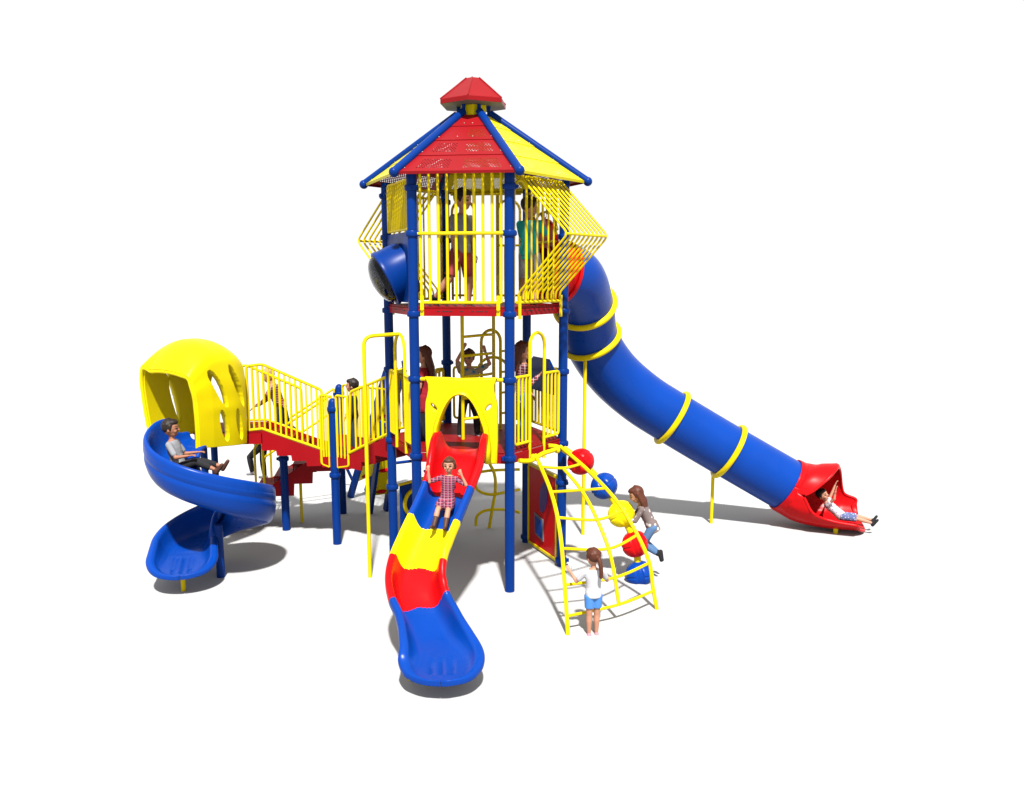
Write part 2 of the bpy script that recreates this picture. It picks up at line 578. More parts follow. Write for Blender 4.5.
def cage(k, off, n, s0, s1, label):
    mb = MB()
    za, zt, zl, zb = 5.26, 6.1, 4.44, 4.31
    for i in range(n):
        s = s0 + (s1 - s0) * i / (n - 1)
        mb.tube(fillet([fp(k, s, zt, .03), fp(k, s, za, off), fp(k, s, zl, .03), fp(k, s, zb, .03)], .09, 4), .0165, 8)
    mb.rod(fp(k, s0, za, off - .03), fp(k, s1, za, off - .03), .019, 8)
    mb.rod(fp(k, s0 - .03, zt - .02, .03), fp(k, s1 + .03, zt - .02, .03), .022, 8)
    mb.rod(fp(k, s0 - .03, 4.31, .03), fp(k, s1 + .03, 4.31, .03), .022, 8)
    for s in (s0, s1):
        mb.beam(fp(k, s, 4.4, .055), fp(k, s, 4.07, .055), .05, .02, up=fn(k))
    o = mb.build('bulging_bar_cage', M['bar'], root)
    o['label'] = label
cage(1, .87, 10, .17, 1.24, 'yellow bar cage bulging out on the side of the tube slide')
cage(4, .84, 10, .17, 1.24, 'yellow bar cage bulging out at the back left of the tower')
# straight bars with a climb-through hoop behind each cage
for k in (1, 4):
    mb = MB()
    hoop(mb, k, .13, .43, 4.3, 6.03, -.02, .021)
    for i in range(5):
        s = .56 + i * .145
        mb.rod(fp(k, s, 4.3, -.02), fp(k, s, 5.95 - .0 * i, -.02), .014, 8)
    mb.rod(fp(k, .43, 5.95, -.02), fp(k, 1.3, 5.95, -.02), .02, 8)
    mb.rod(fp(k, .13, 4.31, -.02), fp(k, 1.3, 4.31, -.02), .02, 8)
    mb.build('bar_panel', M['bar'], root)
# left face: blue bubble panel below, dense bar panel above
bars_panel('bar_panel', 5, .12, 1.28, 5.36, 6.06, 11, .0, r=.017)
def ellipse_frame(k, s, z, off):
    return fp(k, s, z, off)
O5 = fp(5, S / 2, 0, 0); ax5 = (VX[0] - VX[5]).normalized()
bub = plate('bubble_panel', M['post'], [(-.59, 4.3), (.59, 4.3), (.59, 5.32), (-.59, 5.32)], [circle2(.06, 4.74, .30, .30)], O5, ax5, V((0, 0, 1)), .05, root)
axis = (fn(5) * .83 + V((0, 0, -.42)) + ax5 * -.1).normalized()
C5 = fp(5, S / 2 + .06, 4.81, -.10)
mb = MB()
mb.lathe([(.40, -.02), (.415, .1), (.415, .32), (.425, .335), (.425, .38), (.40, .395), (.385, .38), (.38, .1), (.38, -.02)], C5, axis, 40)
mb.build('bubble_collar', M['post'], bub)
mb = MB()
mb.lathe([(.385, .36)] + [(.385 * math.cos(t * PI / 20), .36 + .22 * math.sin(t * PI / 20)) for t in range(1, 10)] + [(.004, .58)], C5, axis, 40)
dm = mb.build('bubble_dome', M['dome'], bub, solidify=.012)
# tube slide entry panel on the right face
O2 = fp(2, S / 2, 0, 0); ax2 = (VX[3] - VX[2]).normalized()
arch = [(-.52, 4.27), (.52, 4.27), (.50, 5.05)] + [(.48 * math.cos(a * PI / 16), 5.1 + .5 * math.sin(a * PI / 16)) for a in range(1, 16)] + [(-.50, 5.05)]
hood_t = plate('tube_entry_panel', M['red'], arch, [circle2(0, 4.74, .40, .40)], O2, ax2, V((0, 0, 1)), .07, root, .02)
mb = MB()
for i in range(8):
    s = .13 + i * .163
    zb = 5.34 - .0 if 2 <= i <= 5 else 4.3
    mb.rod(fp(2, s, max(zb, 5.66 if 2 <= i <= 5 else zb), 0), fp(2, s, 6.05, 0), .019, 8)
mb.rod(fp(2, .1, 6.04, 0), fp(2, 1.3, 6.04, 0), .021, 8)
mb.rod(fp(2, .13, 4.31, 0), fp(2, .3, 4.31, 0), .02, 8); mb.rod(fp(2, 1.1, 4.31, 0), fp(2, 1.28, 4.31, 0), .02, 8)
mb.tube(spline([tuple(fp(2, s, z, 0)) for s, z in ((.24, 5.4), (.42, 5.64), (.7, 5.70), (.98, 5.64), (1.16, 5.4))], 5), .02, 8)
mb.rod(fp(2, .18, 5.22, -.06), fp(2, 1.22, 5.22, -.06), .022, 8)
mb.build('bar_panel', M['bar'], root)
# back face: two hooped panels and bars
mb = MB()
for s0, s1 in ((.12, .5), (.9, 1.28)):
    hoop(mb, 3, s0, s1, 4.28, 5.95, 0, .022)
    mb.rod(fp(3, s0, 5.2, 0), fp(3, s1, 5.2, 0), .019, 8)
    for i in range(1, 3):
        mb.rod(fp(3, s0 + (s1 - s0) * i / 3, 4.3, 0), fp(3, s0 + (s1 - s0) * i / 3, 5.2, 0), .018, 8)
    mb.rod(fp(3, s0, 4.36, 0), fp(3, s1, 4.36, 0), .019, 8)
mb.rod(fp(3, .1, 6.05, 0), fp(3, 1.3, 6.05, 0), .022, 8)
mb.rod(fp(3, .5, 6.05, 0), fp(3, .5, 4.28, 0), .03, 8); mb.rod(fp(3, .9, 6.05, 0), fp(3, .9, 4.28, 0), .03, 8)
mb.build('hooped_bar_panel', M['bar'], root)

# ------------------------------------------------------------------ lower level enclosure
# hooped entrance to the arch climber
def entry(k, z0, zr, zh, sa, sb, off=0, n=3, zpost=1.9):
    mb = MB()
    hoop(mb, k, sa, sb, zpost, zh, off, .026)
    for s0, s1 in ((.12, sa), (sb, 1.28)):
        out = s0 if s0 < sa else s1
        inn = s1 if s0 < sa else s0
        mb.tube(fillet([fp(k, inn, zr, off), fp(k, out, zr, off), fp(k, out, z0, off), fp(k, inn, z0, off)], .06), .022, 8)
        for i in range(1, n + 1):
            s = s0 + (s1 - s0) * i / (n + 1)
            mb.rod(fp(k, s, z0, off), fp(k, s, zr, off), .018, 8)
    return mb.build('hooped_bar_panel', M['bar'], root)
entry(1, 2.22, 3.22, 3.85, .5, .88)
# right rear guard with blue window
bars_panel('bar_panel', 2, .12, 1.28, 2.22, 3.22, 8)
plate('blue_infill_panel', M['blue'], [(-.5, 2.8), (.5, 2.8), (.5, 3.2), (.3, 3.36), (-.3, 3.36), (-.5, 3.2)], [], O2 - fn(2) * .05, ax2, V((0, 0, 1)), .04, root)
# back guard with climb-out hoop
entry(3, 2.22, 3.12, 3.3, .3, .86, 0, 2, 2.15)
# left face: fireman pole with hooped top bar and two narrow side panels
mb = MB()
base = V((-1.68, -.62, 0))
oo = fn(5)
hp1, hp2 = fp(5, .5, 0, .02), fp(5, .86, 0, .02)
mb.tube(fillet([base, base + up(3.79), (hp1 + hp2) / 2 + up(3.81)], .16, 8), .03, 12)
mb.build('sliding_pole', M['bar'], root)
mb = MB()
hoop(mb, 5, .42, .95, 2.0, 3.81, .02, .026)
mb.build('hoop_handrail', M['bar'], root)
for s0, s1 in ((.1, .42), (.95, 1.3)):
    bars_panel('bar_panel', 5, s0, s1, 2.2, 3.2, 4, .02, r=.02)
# small guards either side of the stair opening
for s0, s1 in ((.1, .3), (1.1, 1.3)):
    bars_panel('bar_panel', 4, s0, s1, 2.2, 3.1, 1, .0)

# front slide hood
O0 = fp(0, S / 2, 0, .06); ax0 = (VX[1] - VX[0]).normalized()
hood_out = [(-.52, 1.97), (-.38, 1.97), (-.37, 2.12), (-.375, 2.32)]
for i in range(1, 16):
    a = i / 16
    # pointed arch
    x = -.39 + .78 * a
    z = 2.33 + .68 * (1 - abs(2 * a - 1) ** 2.3)
    hood_out.append((x, z))
hood_out += [(.375, 2.32), (.37, 2.12), (.38, 1.97), (.52, 1.97), (.535, 2.3), (.535, 2.75), (.525, 2.88), (.50, 2.97), (.485, 3.05), (.49, 3.14), (.53, 3.24),
             (.25, 3.235), (0, 3.225), (-.25, 3.235), (-.53, 3.24), (-.49, 3.14), (-.485, 3.05), (-.50, 2.97), (-.525, 2.88), (-.535, 2.75), (-.535, 2.3)]
slot = lambda sx: circle2(sx * .40, 2.80, .02, .06, 14, rot=-sx * .75)
slot2 = lambda sx: circle2(sx * .36, 2.80, .022, .05, 12, rot=-sx * .9)
hood_f = plate('slide_hood', M['yellow'], hood_out, [slot(-1), slot(1)], O0, ax0, V((0, 0, 1)), .13, root, .035)
# deep rounded reveal around the arch
mb = MB()
rows = []
arc = [(-.37, 1.99), (-.375, 2.2)] + [(-.385 + .77 * i / 16, 2.33 + .67 * (1 - abs(2 * i / 16 - 1) ** 2.3)) for i in range(1, 16)] + [(.375, 2.2), (.37, 1.99)]
for j, (gr, off) in enumerate(((.075, .07), (.05, .13), (.012, .15), (-.01, .12), (-.01, -.05), (.01, -.17), (.04, -.18), (.06, -.15), (.06, -.0))):
    row = []
    for i, (x, z) in enumerate(arc):
        cx, cz = 0, 2.35
        d = V((x - cx, 0, max(z - cz, 0))); d = d.normalized() if d.length > 0 else V((0, 0, 1))
        row.append(fp(0, S / 2, 0, .06) + ax0 * (x + d.x * gr) + up(z + d.z * gr) + fn(0) * off)
    rows.append(row)
mb.grid(rows)
mb.build('hood_reveal', M['yellow'], hood_f, solidify=.01, sharp=60)
for s0, s1 in ((.07, .22), (1.18, 1.33)):
    mb = MB()
    mb.rod(fp(0, s0, 3.2, .02), fp(0, s1, 3.2, .02), .028, 8)
    mb.build('hood_bracket', M['bar'], hood_f)

# ladder between the decks
mb = MB()
LA, LB_ = V((-.20, -.25, 2.13)), V((.30, .30, 2.13))
for p in (LA, LB_):
    mb.rod(p, V((p.x, p.y, 4.13)), .028, 10)
for z in (2.45, 2.78, 3.12, 3.45, 3.75):
    mid = (LA + LB_) / 2 + V((.12, -.1, 0))
    mb.tube(spline([(LA.x, LA.y, z), (mid.x, mid.y, z + .02), (LB_.x, LB_.y, z)], 5), .022, 8)
mb.build('deck_ladder', M['bar'], root)
mb = MB()
pts = []
A_, B_ = V((.10, .42, 0)), V((.42, .62, 0))
for i in range(13):
    a = PI - PI * i / 12
    c = (A_ + B_) / 2; h = (B_ - A_) / 2
    pts.append(c + h * math.cos(a) + up(3.62 + .19 * math.sin(a)))
mb.tube([A_ + up(2.13)] + pts + [B_ + up(2.13)], .026, 10)
for z in (2.4, 2.75, 3.1, 3.45):
    mb.rod(B_ + up(z), VX[3] * .93 + up(z), .02, 8)
mb.build('hoop_handrail', M['bar'], root)

# ------------------------------------------------------------------ troughs (open slides)
def trough(name, mats, secs, parent, matf=None, thick=.022, nl=44, groove=None, bow=None):
    """secs: list of (bed centre, lateral unit, normal unit, wl, wr, hl, hr, curl) ; lateral points left"""
    rows = []
    prof0 = [(1.10, -.34), (1.105, -.16), (1.07, -.04), (1.0, 0), (.93, -.03), (.88, -.14), (.82, -.42), (.72, -.72), (.55, -.92), (.3, -.985), (0, -1)]
    left = [(x, y) for x, y in prof0]
    right = [(-x, y) for x, y in prof0[:-1]][::-1]
    pr = spline(left + right, 4)
    for idx, (c, lat, nn, wl, wr, hl, hr) in enumerate(secs):
        row = []
        for (x, y) in pr:
            w = wl if x > 0 else wr
            h = hl if x > 0 else hr
            b = (y + 1)
            hh = h * b if abs(x) <= 1 else h + y * max(h, .17)
            if groove:
                hh += groove(idx, x * w)
            row.append(V(c) + V(lat) * (x * w) + V(nn) * hh - (bow(idx, x) if bow else V((0, 0, 0))))
        rows.append(row)
    mb = MB()
    mf = None
    if matf:
        mf = lambda i, k: matf(i, pr[k][0])
    mb.grid(rows, matf=mf)
    o = mb.build(name, mats, parent, solidify=thick, offset=0, sharp=50)
    return o, rows

# wave slide
f0 = fn(0); e0 = ax0
zb_tab = [(-.15, 2.12), (.12, 2.12), (.35, 2.03), (.8, 1.63), (1.27, 1.27), (1.79, .87), (2.27, .53), (2.6, .37), (2.9, .31), (3.15, .28), (3.3, .27), (3.5, .265)]
s_tab = [(-.15, 0), (.2, 0), (.6, .0), (.85, -.04), (1.27, -.14), (1.54, -.21), (1.79, -.26), (2.04, -.25), (2.27, -.16), (2.48, -.02), (2.71, .11), (3.04, .27), (3.3, .33), (3.5, .36)]
w_tab = [(-.15, .36), (.5, .36), (.85, .34), (1.4, .345), (2.2, .34), (2.6, .36), (2.85, .40), (3.05, .44), (3.5, .45)]
h_tab = [(-.15, .2), (0, .3), (.3, .33), (.85, .29), (2.3, .28), (2.7, .24), (3.05, .12), (3.25, .05), (3.4, .015), (3.5, .01)]
secs = []; ds = []
NS = 320
for i in range(NS + 1):
    u_ = i / NS
    d = -.15 + 3.2 * u_ / .8 if u_ < .8 else 3.05 + .45 * math.sin((u_ - .8) / .2 * PI / 2)
    def c_at(d):
        return O0 - f0 * .06 + e0 * smooth_table(s_tab, d) + f0 * d + up(smooth_table(zb_tab, d))
    c = c_at(d)
    t = (c_at(d + .02) - c_at(d - .02)).normalized()
    lat = V((0, 0, 1)).cross(t).normalized()
    nn = t.cross(lat).normalized()
    nn = (nn + V((0, 0, 1.2))).normalized()
    w = smooth_table(w_tab, d) * math.sqrt(max(1e-6, 1 - max(0, (d - 3.05) / .45001) ** 2)); h = smooth_table(h_tab, d)
    secs.append((c, lat, nn, w, w, h, h)); ds.append(d)
def wave_mat(i, x):
    d = ds[i] + .06 * (1 - min(1, abs(x)) ** 2) + .012 * math.sin(x * 5 + 1)
    return 0 if d < .84 else 1 if d < 1.29 else 2 if d < 1.79 else 0 if d < 2.27 else 1
def groove_w(i, l):
    d = ds[i]
    if 2.95 < d < 3.36:
        k = min(1, (d - 2.95) / .12, (3.36 - d) / .05)
        for g in (-.12, 0, .12):
            if abs(l - g) < .028:
                return -.02 * k * (1 - ((l - g) / .028) ** 2)
    return 0
def bow_w(i, x):
    k = max(0, (ds[i] - 2.75) / .69)
    return V((0, 0, 0)) * k
wave, rows = trough('wave_slide', [M['red'], M['blue'], M['yellow']], secs, root, wave_mat, groove=groove_w, bow=bow_w)
wave['label'] = 'wavy open slide in red, blue and yellow at the front'
mb = MB()
mb.rod((-.79, -4.11, 0), (-.79, -4.11, .22), .03, 12); mb.beam((-.83, -4.11, .2), (-.4, -4.2, .2), .06, .03)
mb.build('slide_foot', M['bar'], wave)

# spiral slide
CS = V((-4.13, -.38, 0)); RS = .56
zb_sp = [(60, 2.06), (120, 2.02), (150, 1.98), (180, 1.86), (225, 1.64), (270, 1.42), (315, 1.16), (360, .90), (405, .70), (450, .56), (495, .48), (540, .42), (560, .38), (592, .33)]
h_out = [(60, .12), (120, .2), (150, .46), (200, .5), (270, .5), (360, .54), (450, .5), (520, .36), (550, .25), (572, .13), (585, .04), (592, .012)]
h_in = [(60, .02), (170, .03), (220, .12), (290, .2), (335, .40), (470, .45), (525, .32), (550, .25), (572, .13), (585, .04), (592, .012)]
secs = []; sa = []
pth = []
h0 = V((-math.sin(R(150)), math.cos(R(150)), 0))
p150 = CS + V((math.cos(R(150)), math.sin(R(150)), 0)) * RS
for i in range(12):      # straight lead-in under the hood
    a = 60 + 90 * i / 12
    pth.append((a, p150 - h0 * (.30 * (1 - i / 12)), h0))
N2 = 150
for i in range(N2 + 1):
    a = 150 + 396 * i / N2
    pth.append((a, CS + V((math.cos(R(a)), math.sin(R(a)), 0)) * RS, V((-math.sin(R(a)), math.cos(R(a)), 0))))
pl, hl_ = pth[-1][1], pth[-1][2]
for i in range(1, 31):
    u = i / 30 if i < 15 else .5 + .5 * math.sin((i - 15) / 15 * PI / 2)
    ang = R(6) * u
    d = hl_ * math.cos(ang) + V((-hl_.y, hl_.x, 0)) * math.sin(ang)
    pth.append((546 + 46 * u, pl + hl_ * (.84 * u) + V((-hl_.y, hl_.x, 0)) * (.10 * u), d))
for a, p, t in pth:
    k_ = min(1, max(0, (a - 420) / 126)); p = p + V((.15, -.13, 0)) * (k_ * k_ * (3 - 2 * k_))
    lat = V((0, 0, 1)).cross(t).normalized()     # left of travel = inner side (counter-clockwise)
    w = lerp_table([(60, .24), (120, .28), (165, .34), (470, .35), (520, .40), (550, .44), (569, .46), (592, .46)], a) * math.sqrt(max(1e-6, 1 - max(0, (a - 569) / 23.001) ** 2))
    z = smooth_table(zb_sp, a)
    secs.append((p + up(z), lat, V((0, 0, 1)), w, w, smooth_table(h_in, a), smooth_table(h_out, a))); sa.append(a)
def groove_s(i, l):
    if 555 < sa[i] < 587:
        for g in (-.12, 0, .12):
            if abs(l - g) < .028:
                return -.02 * (1 - ((l - g) / .028) ** 2)
    return 0
def bow_s(i, x):
    k = max(0, (sa[i] - 556) / 36)
    return V((0, 0, 0)) * k
spiral, rows = trough('spiral_slide', [M['blue']], secs, root, groove=groove_s, bow=bow_s)
spiral['label'] = 'blue open spiral slide at the left'
# moulded skirt on the outside of the trough: two long ridges
sk = MB()
prof = [(1.085, .86), (1.13, .74), (1.10, .62), (1.085, .58), (1.12, .46), (1.08, .30), (1.0, .12), (.84, -.04), (.6, -.10), (.2, -.12), (-.2, -.12), (-.7, -.08), (-1.0, .1), (-1.08, .5)]
prof = spline(prof, 3)
rws = []
for (c, lat, nn, wl, wr, hl, hr), a in zip(secs, sa):
    if 190 <= a <= 562:
        k = min(1, (a - 189) / 25, (563 - a) / 30)
        rws.append([c - lat * (x * (wr if x > 0 else wl)) + up((hr if x > 0 else hl) * (y if y > 0 else 0) + (y * .5 if y < 0 else 0) * k - .015) for x, y in prof])
sk.grid(rws)
sk.build('slide_skirt', M['blue'], spiral, solidify=.012, offset=0, sharp=60)
mb = MB()
mb.tube([(-4.03, -.50, 0), (-4.03, -.50, .85)], .065, 18)
mb.build('slide_column', M['post'], spiral)
mb = MB()
mb.rod((-4.42, -1.08, 0), (-4.42, -1.08, .34), .035, 12)
mb.build('slide_foot', M['bar'], spiral)

# spiral hood: a rounded shell open on the side the slide leaves, slots in its walls
HC = V((-4.60, .62, 0)); hh = V((-.45, -.89, 0)).normalized(); hr_ = V((.89, -.45, 0)).normalized()
def hood_pt(u, v):
    """u 0..1 over the arch from left wall foot to right wall foot, v 0 (opening) .. 1 (back)"""
    W, zt, zf = .60, 3.64, 2.0
    prof = [(-.88, 2.0), (-.97, 2.35), (-1.00, 2.75), (-.96, 3.13), (-.82, 3.42), (-.52, 3.58), (0, 3.66), (.52, 3.60), (.90, 3.42), (1.03, 3.10), (1.04, 2.75), (1.02, 2.35), (.98, 2.0)]
    L_ = [(i / (len(prof) - 1), p) for i, p in enumerate(prof)]
    x = smooth_table([(a, p[0]) for a, p in L_], u) * W
    if x < 0: x *= .80 + .06 * v
    z = smooth_table([(a, p[1]) for a, p in L_], u)
    y = .62 - 1.12 * v
    if u > .72: z -= .13 * v * min(1, (u - .72) / .2)
    sc = 1 - .16 * max(0, v - .6) ** 2 / .16 - .05 * max(0, .25 - v) / .25
    # brow of the opening swells forward at the top
    y += .14 * math.sin(PI * u) ** 2 * (1 - v) ** 2
    # opening edge curves back on the left wall and low down
    if v < .5 and u < .4:
        y += (.5 - v) * .06 * math.sin(PI * min(1, u / .4))
    dent = -.03 * math.exp(-((u - .30) / .05) ** 2) * (1 - v) + .045 * math.exp(-((u - .68) / .035) ** 2) * (1 - .6 * v) - .03 * math.exp(-((u - .50) / .1) ** 2) + .014 * math.exp(-((u - .86) / .02) ** 2) * math.sin(PI * v)
    zc = 2.75
    return HC + hr_ * (x * (sc + dent)) + hh * y + up(zc + (z - zc) * (1 - .46 * max(0, (.45 - v) / .45) ** 2 * (.30 + .70 * min(1, max(0, (u - .27) / .17))) - .3 * max(0, (v - .55) / .45) ** 2 + dent) if z > zc else z)
NU, NV = 190, 124
def in_slot(u, v):
    for (cu, cv, lu, lv, tilt) in ((.785, .38, .070, .074, .62), (.785, .76, .072, .070, .62), (.920, .46, .052, .070, .32), (.920, .78, .052, .064, .32),
                                   (.27, .42, .045, .05, -.2), (.14, .52, .08, .05, -.3)):
        du, dv = u - cu, v - cv
        dv -= du * tilt * 3
        if (du / lu) ** 2 + (dv / lv) ** 2 < 1:
            return True
    return False
mb = MB()
rws = [[hood_pt(i / NU, j / NV) for j in range(NV + 1)] for i in range(NU + 1)]
mb.grid(rws, keep=lambda i, k: not in_slot((i + .5) / NU, (k + .5) / NV))
shell = mb.build('spiral_hood', M['yellow'], root, sharp=60)
bm = bmesh.new(); bm.from_mesh(shell.data)
bv = [v for v in bm.verts if v.is_boundary]
loose = [v for v in bm.verts if not v.link_faces]
bmesh.ops.delete(bm, geom=loose, context='VERTS')
bv = [v for v in bm.verts if v.is_boundary]
for _ in range(6):
    bmesh.ops.smooth_vert(bm, verts=bv, factor=.5, use_axis_x=True, use_axis_y=True, use_axis_z=True)
bm.to_mesh(shell.data); bm.free()
shell.data.polygons.foreach_set('use_smooth', [True] * len(shell.data.polygons))
sm = shell.modifiers.new('solidify', 'SOLIDIFY'); sm.thickness = .10; sm.offset = 0
shell['label'] = 'yellow slotted hood over the top of the spiral slide'
mb = MB()
ring = [hood_pt(i / 60, 1) for i in range(61)]
cen = HC - hh * .50 + up(2.35) - hr_ * .05
mb.grid([ring, [p.lerp(cen, .12) - hh * .05 for p in ring], [V((p.lerp(cen, .5).x, p.lerp(cen, .5).y, p.z + (cen.z - p.z) * .3)) - hh * .05 for p in ring]])
mb.build('hood_back', M['yellow'], shell, solidify=.03, offset=0)
# rolled lip at the opening
mb = MB()
mb.tube([hood_pt(i / 60, 0) for i in range(61)], .03, 8)
mb.build('hood_lip', M['yellow'], shell)

# ------------------------------------------------------------------ tube slide
tp = [(1.10, .42, 4.76), (1.38, .53, 4.75), (1.68, .80, 4.62), (1.92, 1.36, 4.18), (2.10, 1.80, 3.56), (2.52, 2.08, 2.95), (3.08, 2.15, 2.45), (3.7, 2.13, 2.05), (4.78, 2.05, 1.41), (5.9, 1.9, .77)]
path = [V(p) for p in spline(tp, 14)]
RT_ = .5
ts = MB()
rad = [RT_ * (.92 if i < 8 else 1) for i in range(len(path))]
def tubegrid(mb, pts, r, seg=48, mat=0, wob=None):
    rows = []
    n = len(pts)
    x = None
    for i in range(n):
        t = nrm(pts[min(i + 1, n - 1)] - pts[max(i - 1, 0)])
        if x is None:
            x = nrm(V((0, 0, 1)) - t * t.z)
        x = nrm(x - t * x.dot(t)); y = t.cross(x)
        rows.append([pts[i] + x * (r * math.cos(2 * PI * k / seg)) + y * (r * math.sin(2 * PI * k / seg)) for k in range(seg)])
    mb.grid(rows, closed_v=True, mat=mat)
    return rows
tubegrid(ts, path[16:], RT_)
tube = ts.build('tube_slide', M['blue'], root, solidify=.02, fixn=True)
tube['label'] = 'long blue tube slide with yellow rings and a red mouth at the right'
mb = MB()
tubegrid(mb, path[:17], RT_ * .97)
mb.lathe([(.49, -.03), (.525, -.03), (.53, 0), (.525, .03), (.49, .04)], path[16], path[17] - path[15], 40)
mb.build('tube_entry_section', M['red'], tube, solidify=.02)
def at_idx(px):
    return min(range(len(path)), key=lambda i: (path[i] - V(px)).length)
for q in ((1.92, 1.36, 4.18), (2.10, 1.80, 3.56), (3.7, 2.13, 2.05), (4.78, 2.05, 1.41)):
    i = at_idx(q)
    t = nrm(path[i + 1] - path[i - 1])
    x = nrm(V((0, 0, 1)) - t * t.z); y = t.cross(x)
    mb = MB()
    mb.tube([path[i] + x * (.525 * math.cos(2 * PI * k / 48)) + y * (.525 * math.sin(2 * PI * k / 48)) for k in range(48)], .052, 12, closed=True)
    rg = mb.build('tube_ring', M['bar'], tube)
    if q[2] in (3.56, 1.41):
        lo = path[i] - x * .55
        mb = MB()
        lo = lo + V((.13 if q[2] > 3 else 0, 0, 0)); mb.rod(V((lo.x, lo.y, 0)), lo + up(.04), .032, 12)
        mb.build('tube_support', M['bar'], tube)
# exit mouth: collar that opens into a scoop
i0 = len(path) - 1
c0 = path[i0]; t0 = nrm(path[i0] - path[i0 - 3])
ex = [c0 - t0 * .06, c0 + t0 * .14, V((6.22, 1.78, .60)), V((6.50, 1.67, .52)), V((6.78, 1.55, .48)), V((7.02, 1.45, .46)), V((7.17, 1.385, .46))]
exs = [V(p) for p in spline([tuple(p) for p in ex], 14)]
rows = []
NE = len(exs)
SEG = 80
for i, c in enumerate(exs):
    u = i / (NE - 1)
    t = nrm(exs[min(i + 1, NE - 1)] - exs[max(0, i - 1)])
    y = nrm(V((0, 0, 1)).cross(t)); x = t.cross(y)     # y to the left of travel (far side), x up
    An = smooth_table([(0, 100), (.31, 100), (.36, 84), (.42, 73), (.58, 63), (.8, 58), (1, 54)], u)
    Af = lerp_table([(0, 260), (.31, 260), (.33, 255), (.36, 248), (.40, 236), (.48, 220), (.54, 205), (.575, 190), (.61, 140), (.67, 98), (.87, 92), (1, 80)], u)
    r = lerp_table([(0, .515), (.05, .53), (.4, .53), (1, .50)], u)
    flare = lerp_table([(0, 1), (.35, 1.02), (.7, 1.12), (.9, 1.14), (1, 1.06)], u)
    low = lerp_table([(0, 1), (.3, 1), (.6, .86), (1, .72)], u)
    rib = lerp_table([(0, 0), (.06, 1), (.45, 1), (.65, .1), (1, 0)], u)
    end = max(0, (u - .8) / .2)
    row = []
    for k in range(SEG + 1):
        deg = -An + (An + Af) * k / SEG
        a = R(deg)
        rr = r * (1 + .045 * rib * math.cos(a * 15) * max(0, min(1, (abs(deg) - 35) / 15, (125 - abs(deg)) / 15)))
        xx = -math.cos(a) * rr
        xx *= low if xx < 0 else lerp_table([(0, 1), (.12, 1), (.3, 1.2), (.58, 1.48), (.75, 1.1), (1, 1)], u)
        row.append(c + y * (math.sin(a) * rr * flare) + x * xx - t * (.22 * end * end * abs(math.sin(a)) ** 2) - up(.05 * end * end))
    rows.append(row)
for _ in range(10):
    new = [r_[:] for r_ in rows]
    for i in range(2, NE):
        for k in range(SEG + 1):
            a_ = rows[i - 1][k]; b_ = rows[min(i + 1, NE - 1)][k]
            nb = (a_ + b_) / 2 if i < NE - 1 else rows[i][k]
            if 0 < k < SEG:
                nb = (nb + (rows[i][k - 1] + rows[i][k + 1]) / 2) / 2
            new[i][k] = rows[i][k].lerp(nb, .5)
    rows = new
mb = MB()
mb.grid(rows)
mouth = mb.build('tube_mouth', M['red'], tube, solidify=.03, offset=0, sharp=60, weld=True)
mb = MB()
i1 = int(NE * .31)
edge = [r_[0] for r_ in rows[i1:]] + rows[-1][1:-1] + [r_[-1] for r_ in rows[i1:]][::-1]
mb.tube(edge, .026, 10)
mb.build('mouth_lip', M['red'], mouth)
mb = MB()
mb.rod((6.62, 1.34, 0), (6.62, 1.34, .2), .045, 12)
mb.build('mouth_foot', M['bar'], tube)

# ------------------------------------------------------------------ arch climber and pods
fl = [(.90, -1.0, 2.02), (1.05, -1.94, 1.69), (1.13, -2.4, 1.28), (1.17, -2.69, .68), (1.2, -2.92, 0)]
fm = [(1.3, -1.15, 1.85), (1.52, -1.62, 1.63), (1.7, -2.01, 1.3), (1.85, -2.33, .86), (1.94, -2.53, .25)]
fr = [(1.32, -.49, 2.05), (1.68, -.97, 1.79), (2.02, -1.41, 1.47), (2.25, -1.71, 1.13), (2.45, -1.97, .69), (2.51, -2.05, .29), (2.56, -2.11, 0)]
arch_e = MB()
sl_, sm_, sr_ = spline(fl, 10), spline(fm, 10), spline(fr, 10)
for q in (sl_, sr_):
    arch_e.tube(q, .029, 12)
arch_e.tube(sm_, .026, 12)
def at_z(q, z):
    return V(min(q, key=lambda p: abs(p[2] - z)))
for zl, zm, zr_ in ((1.90, 1.84, 1.80), (1.69, 1.63, 1.58), (1.43, 1.30, 1.30), (1.08, .97, 1.02), (.64, .60, .65), (.22, .25, .24)):
    a, b, c = at_z(sl_, zl), at_z(sm_, zm), at_z(sr_, zr_)
    if zl == 1.90: b = (a + c) / 2; c = at_z(sr_, 1.86)
    arch_e.tube(spline([tuple(a), tuple(b), tuple(c)], 6), .021, 10)
ac = arch_e.build('arch_climber', M['bar'], root)
ac['label'] = 'yellow curved ladder net of tubes leaning on the deck'
mb = MB()
mb.tube(spline([tuple(fp(1, .1, 2.0, .1)), tuple(fp(1, .3, 1.98, .17)), tuple(fp(1, .6, 2.03, .17)), tuple(fp(1, .95, 2.04, .17)), tuple(fp(1, 1.1, 2.05, .1)), tuple(fp(1, 1.0, 2.07, .0))], 6), .035, 12)
for s in (.36, 1.0):
    mb.ball(fp(1, s, 2.02, .17), .05, 12, 8)
mb.build('climber_bracket', M['bar'], ac)
pods = [(1.64, -.57, 1.82), (1.99, -.71, 1.46), (2.25, -.82, 1.04), (2.46, -.91, .58), (2.53, -.94, .10)]
mb = MB()
mb.tube(spline([(1.38, -.44, 2.0)] + pods[:4] + [(2.53, -.94, .0)], 8), .055, 14)
pc = mb.build('pod_climber', M['bar'], root)
pc['label'] = 'curved yellow pole strung with round plastic pods'
cols = ['red', 'blue', 'yellow', 'red', 'blue']
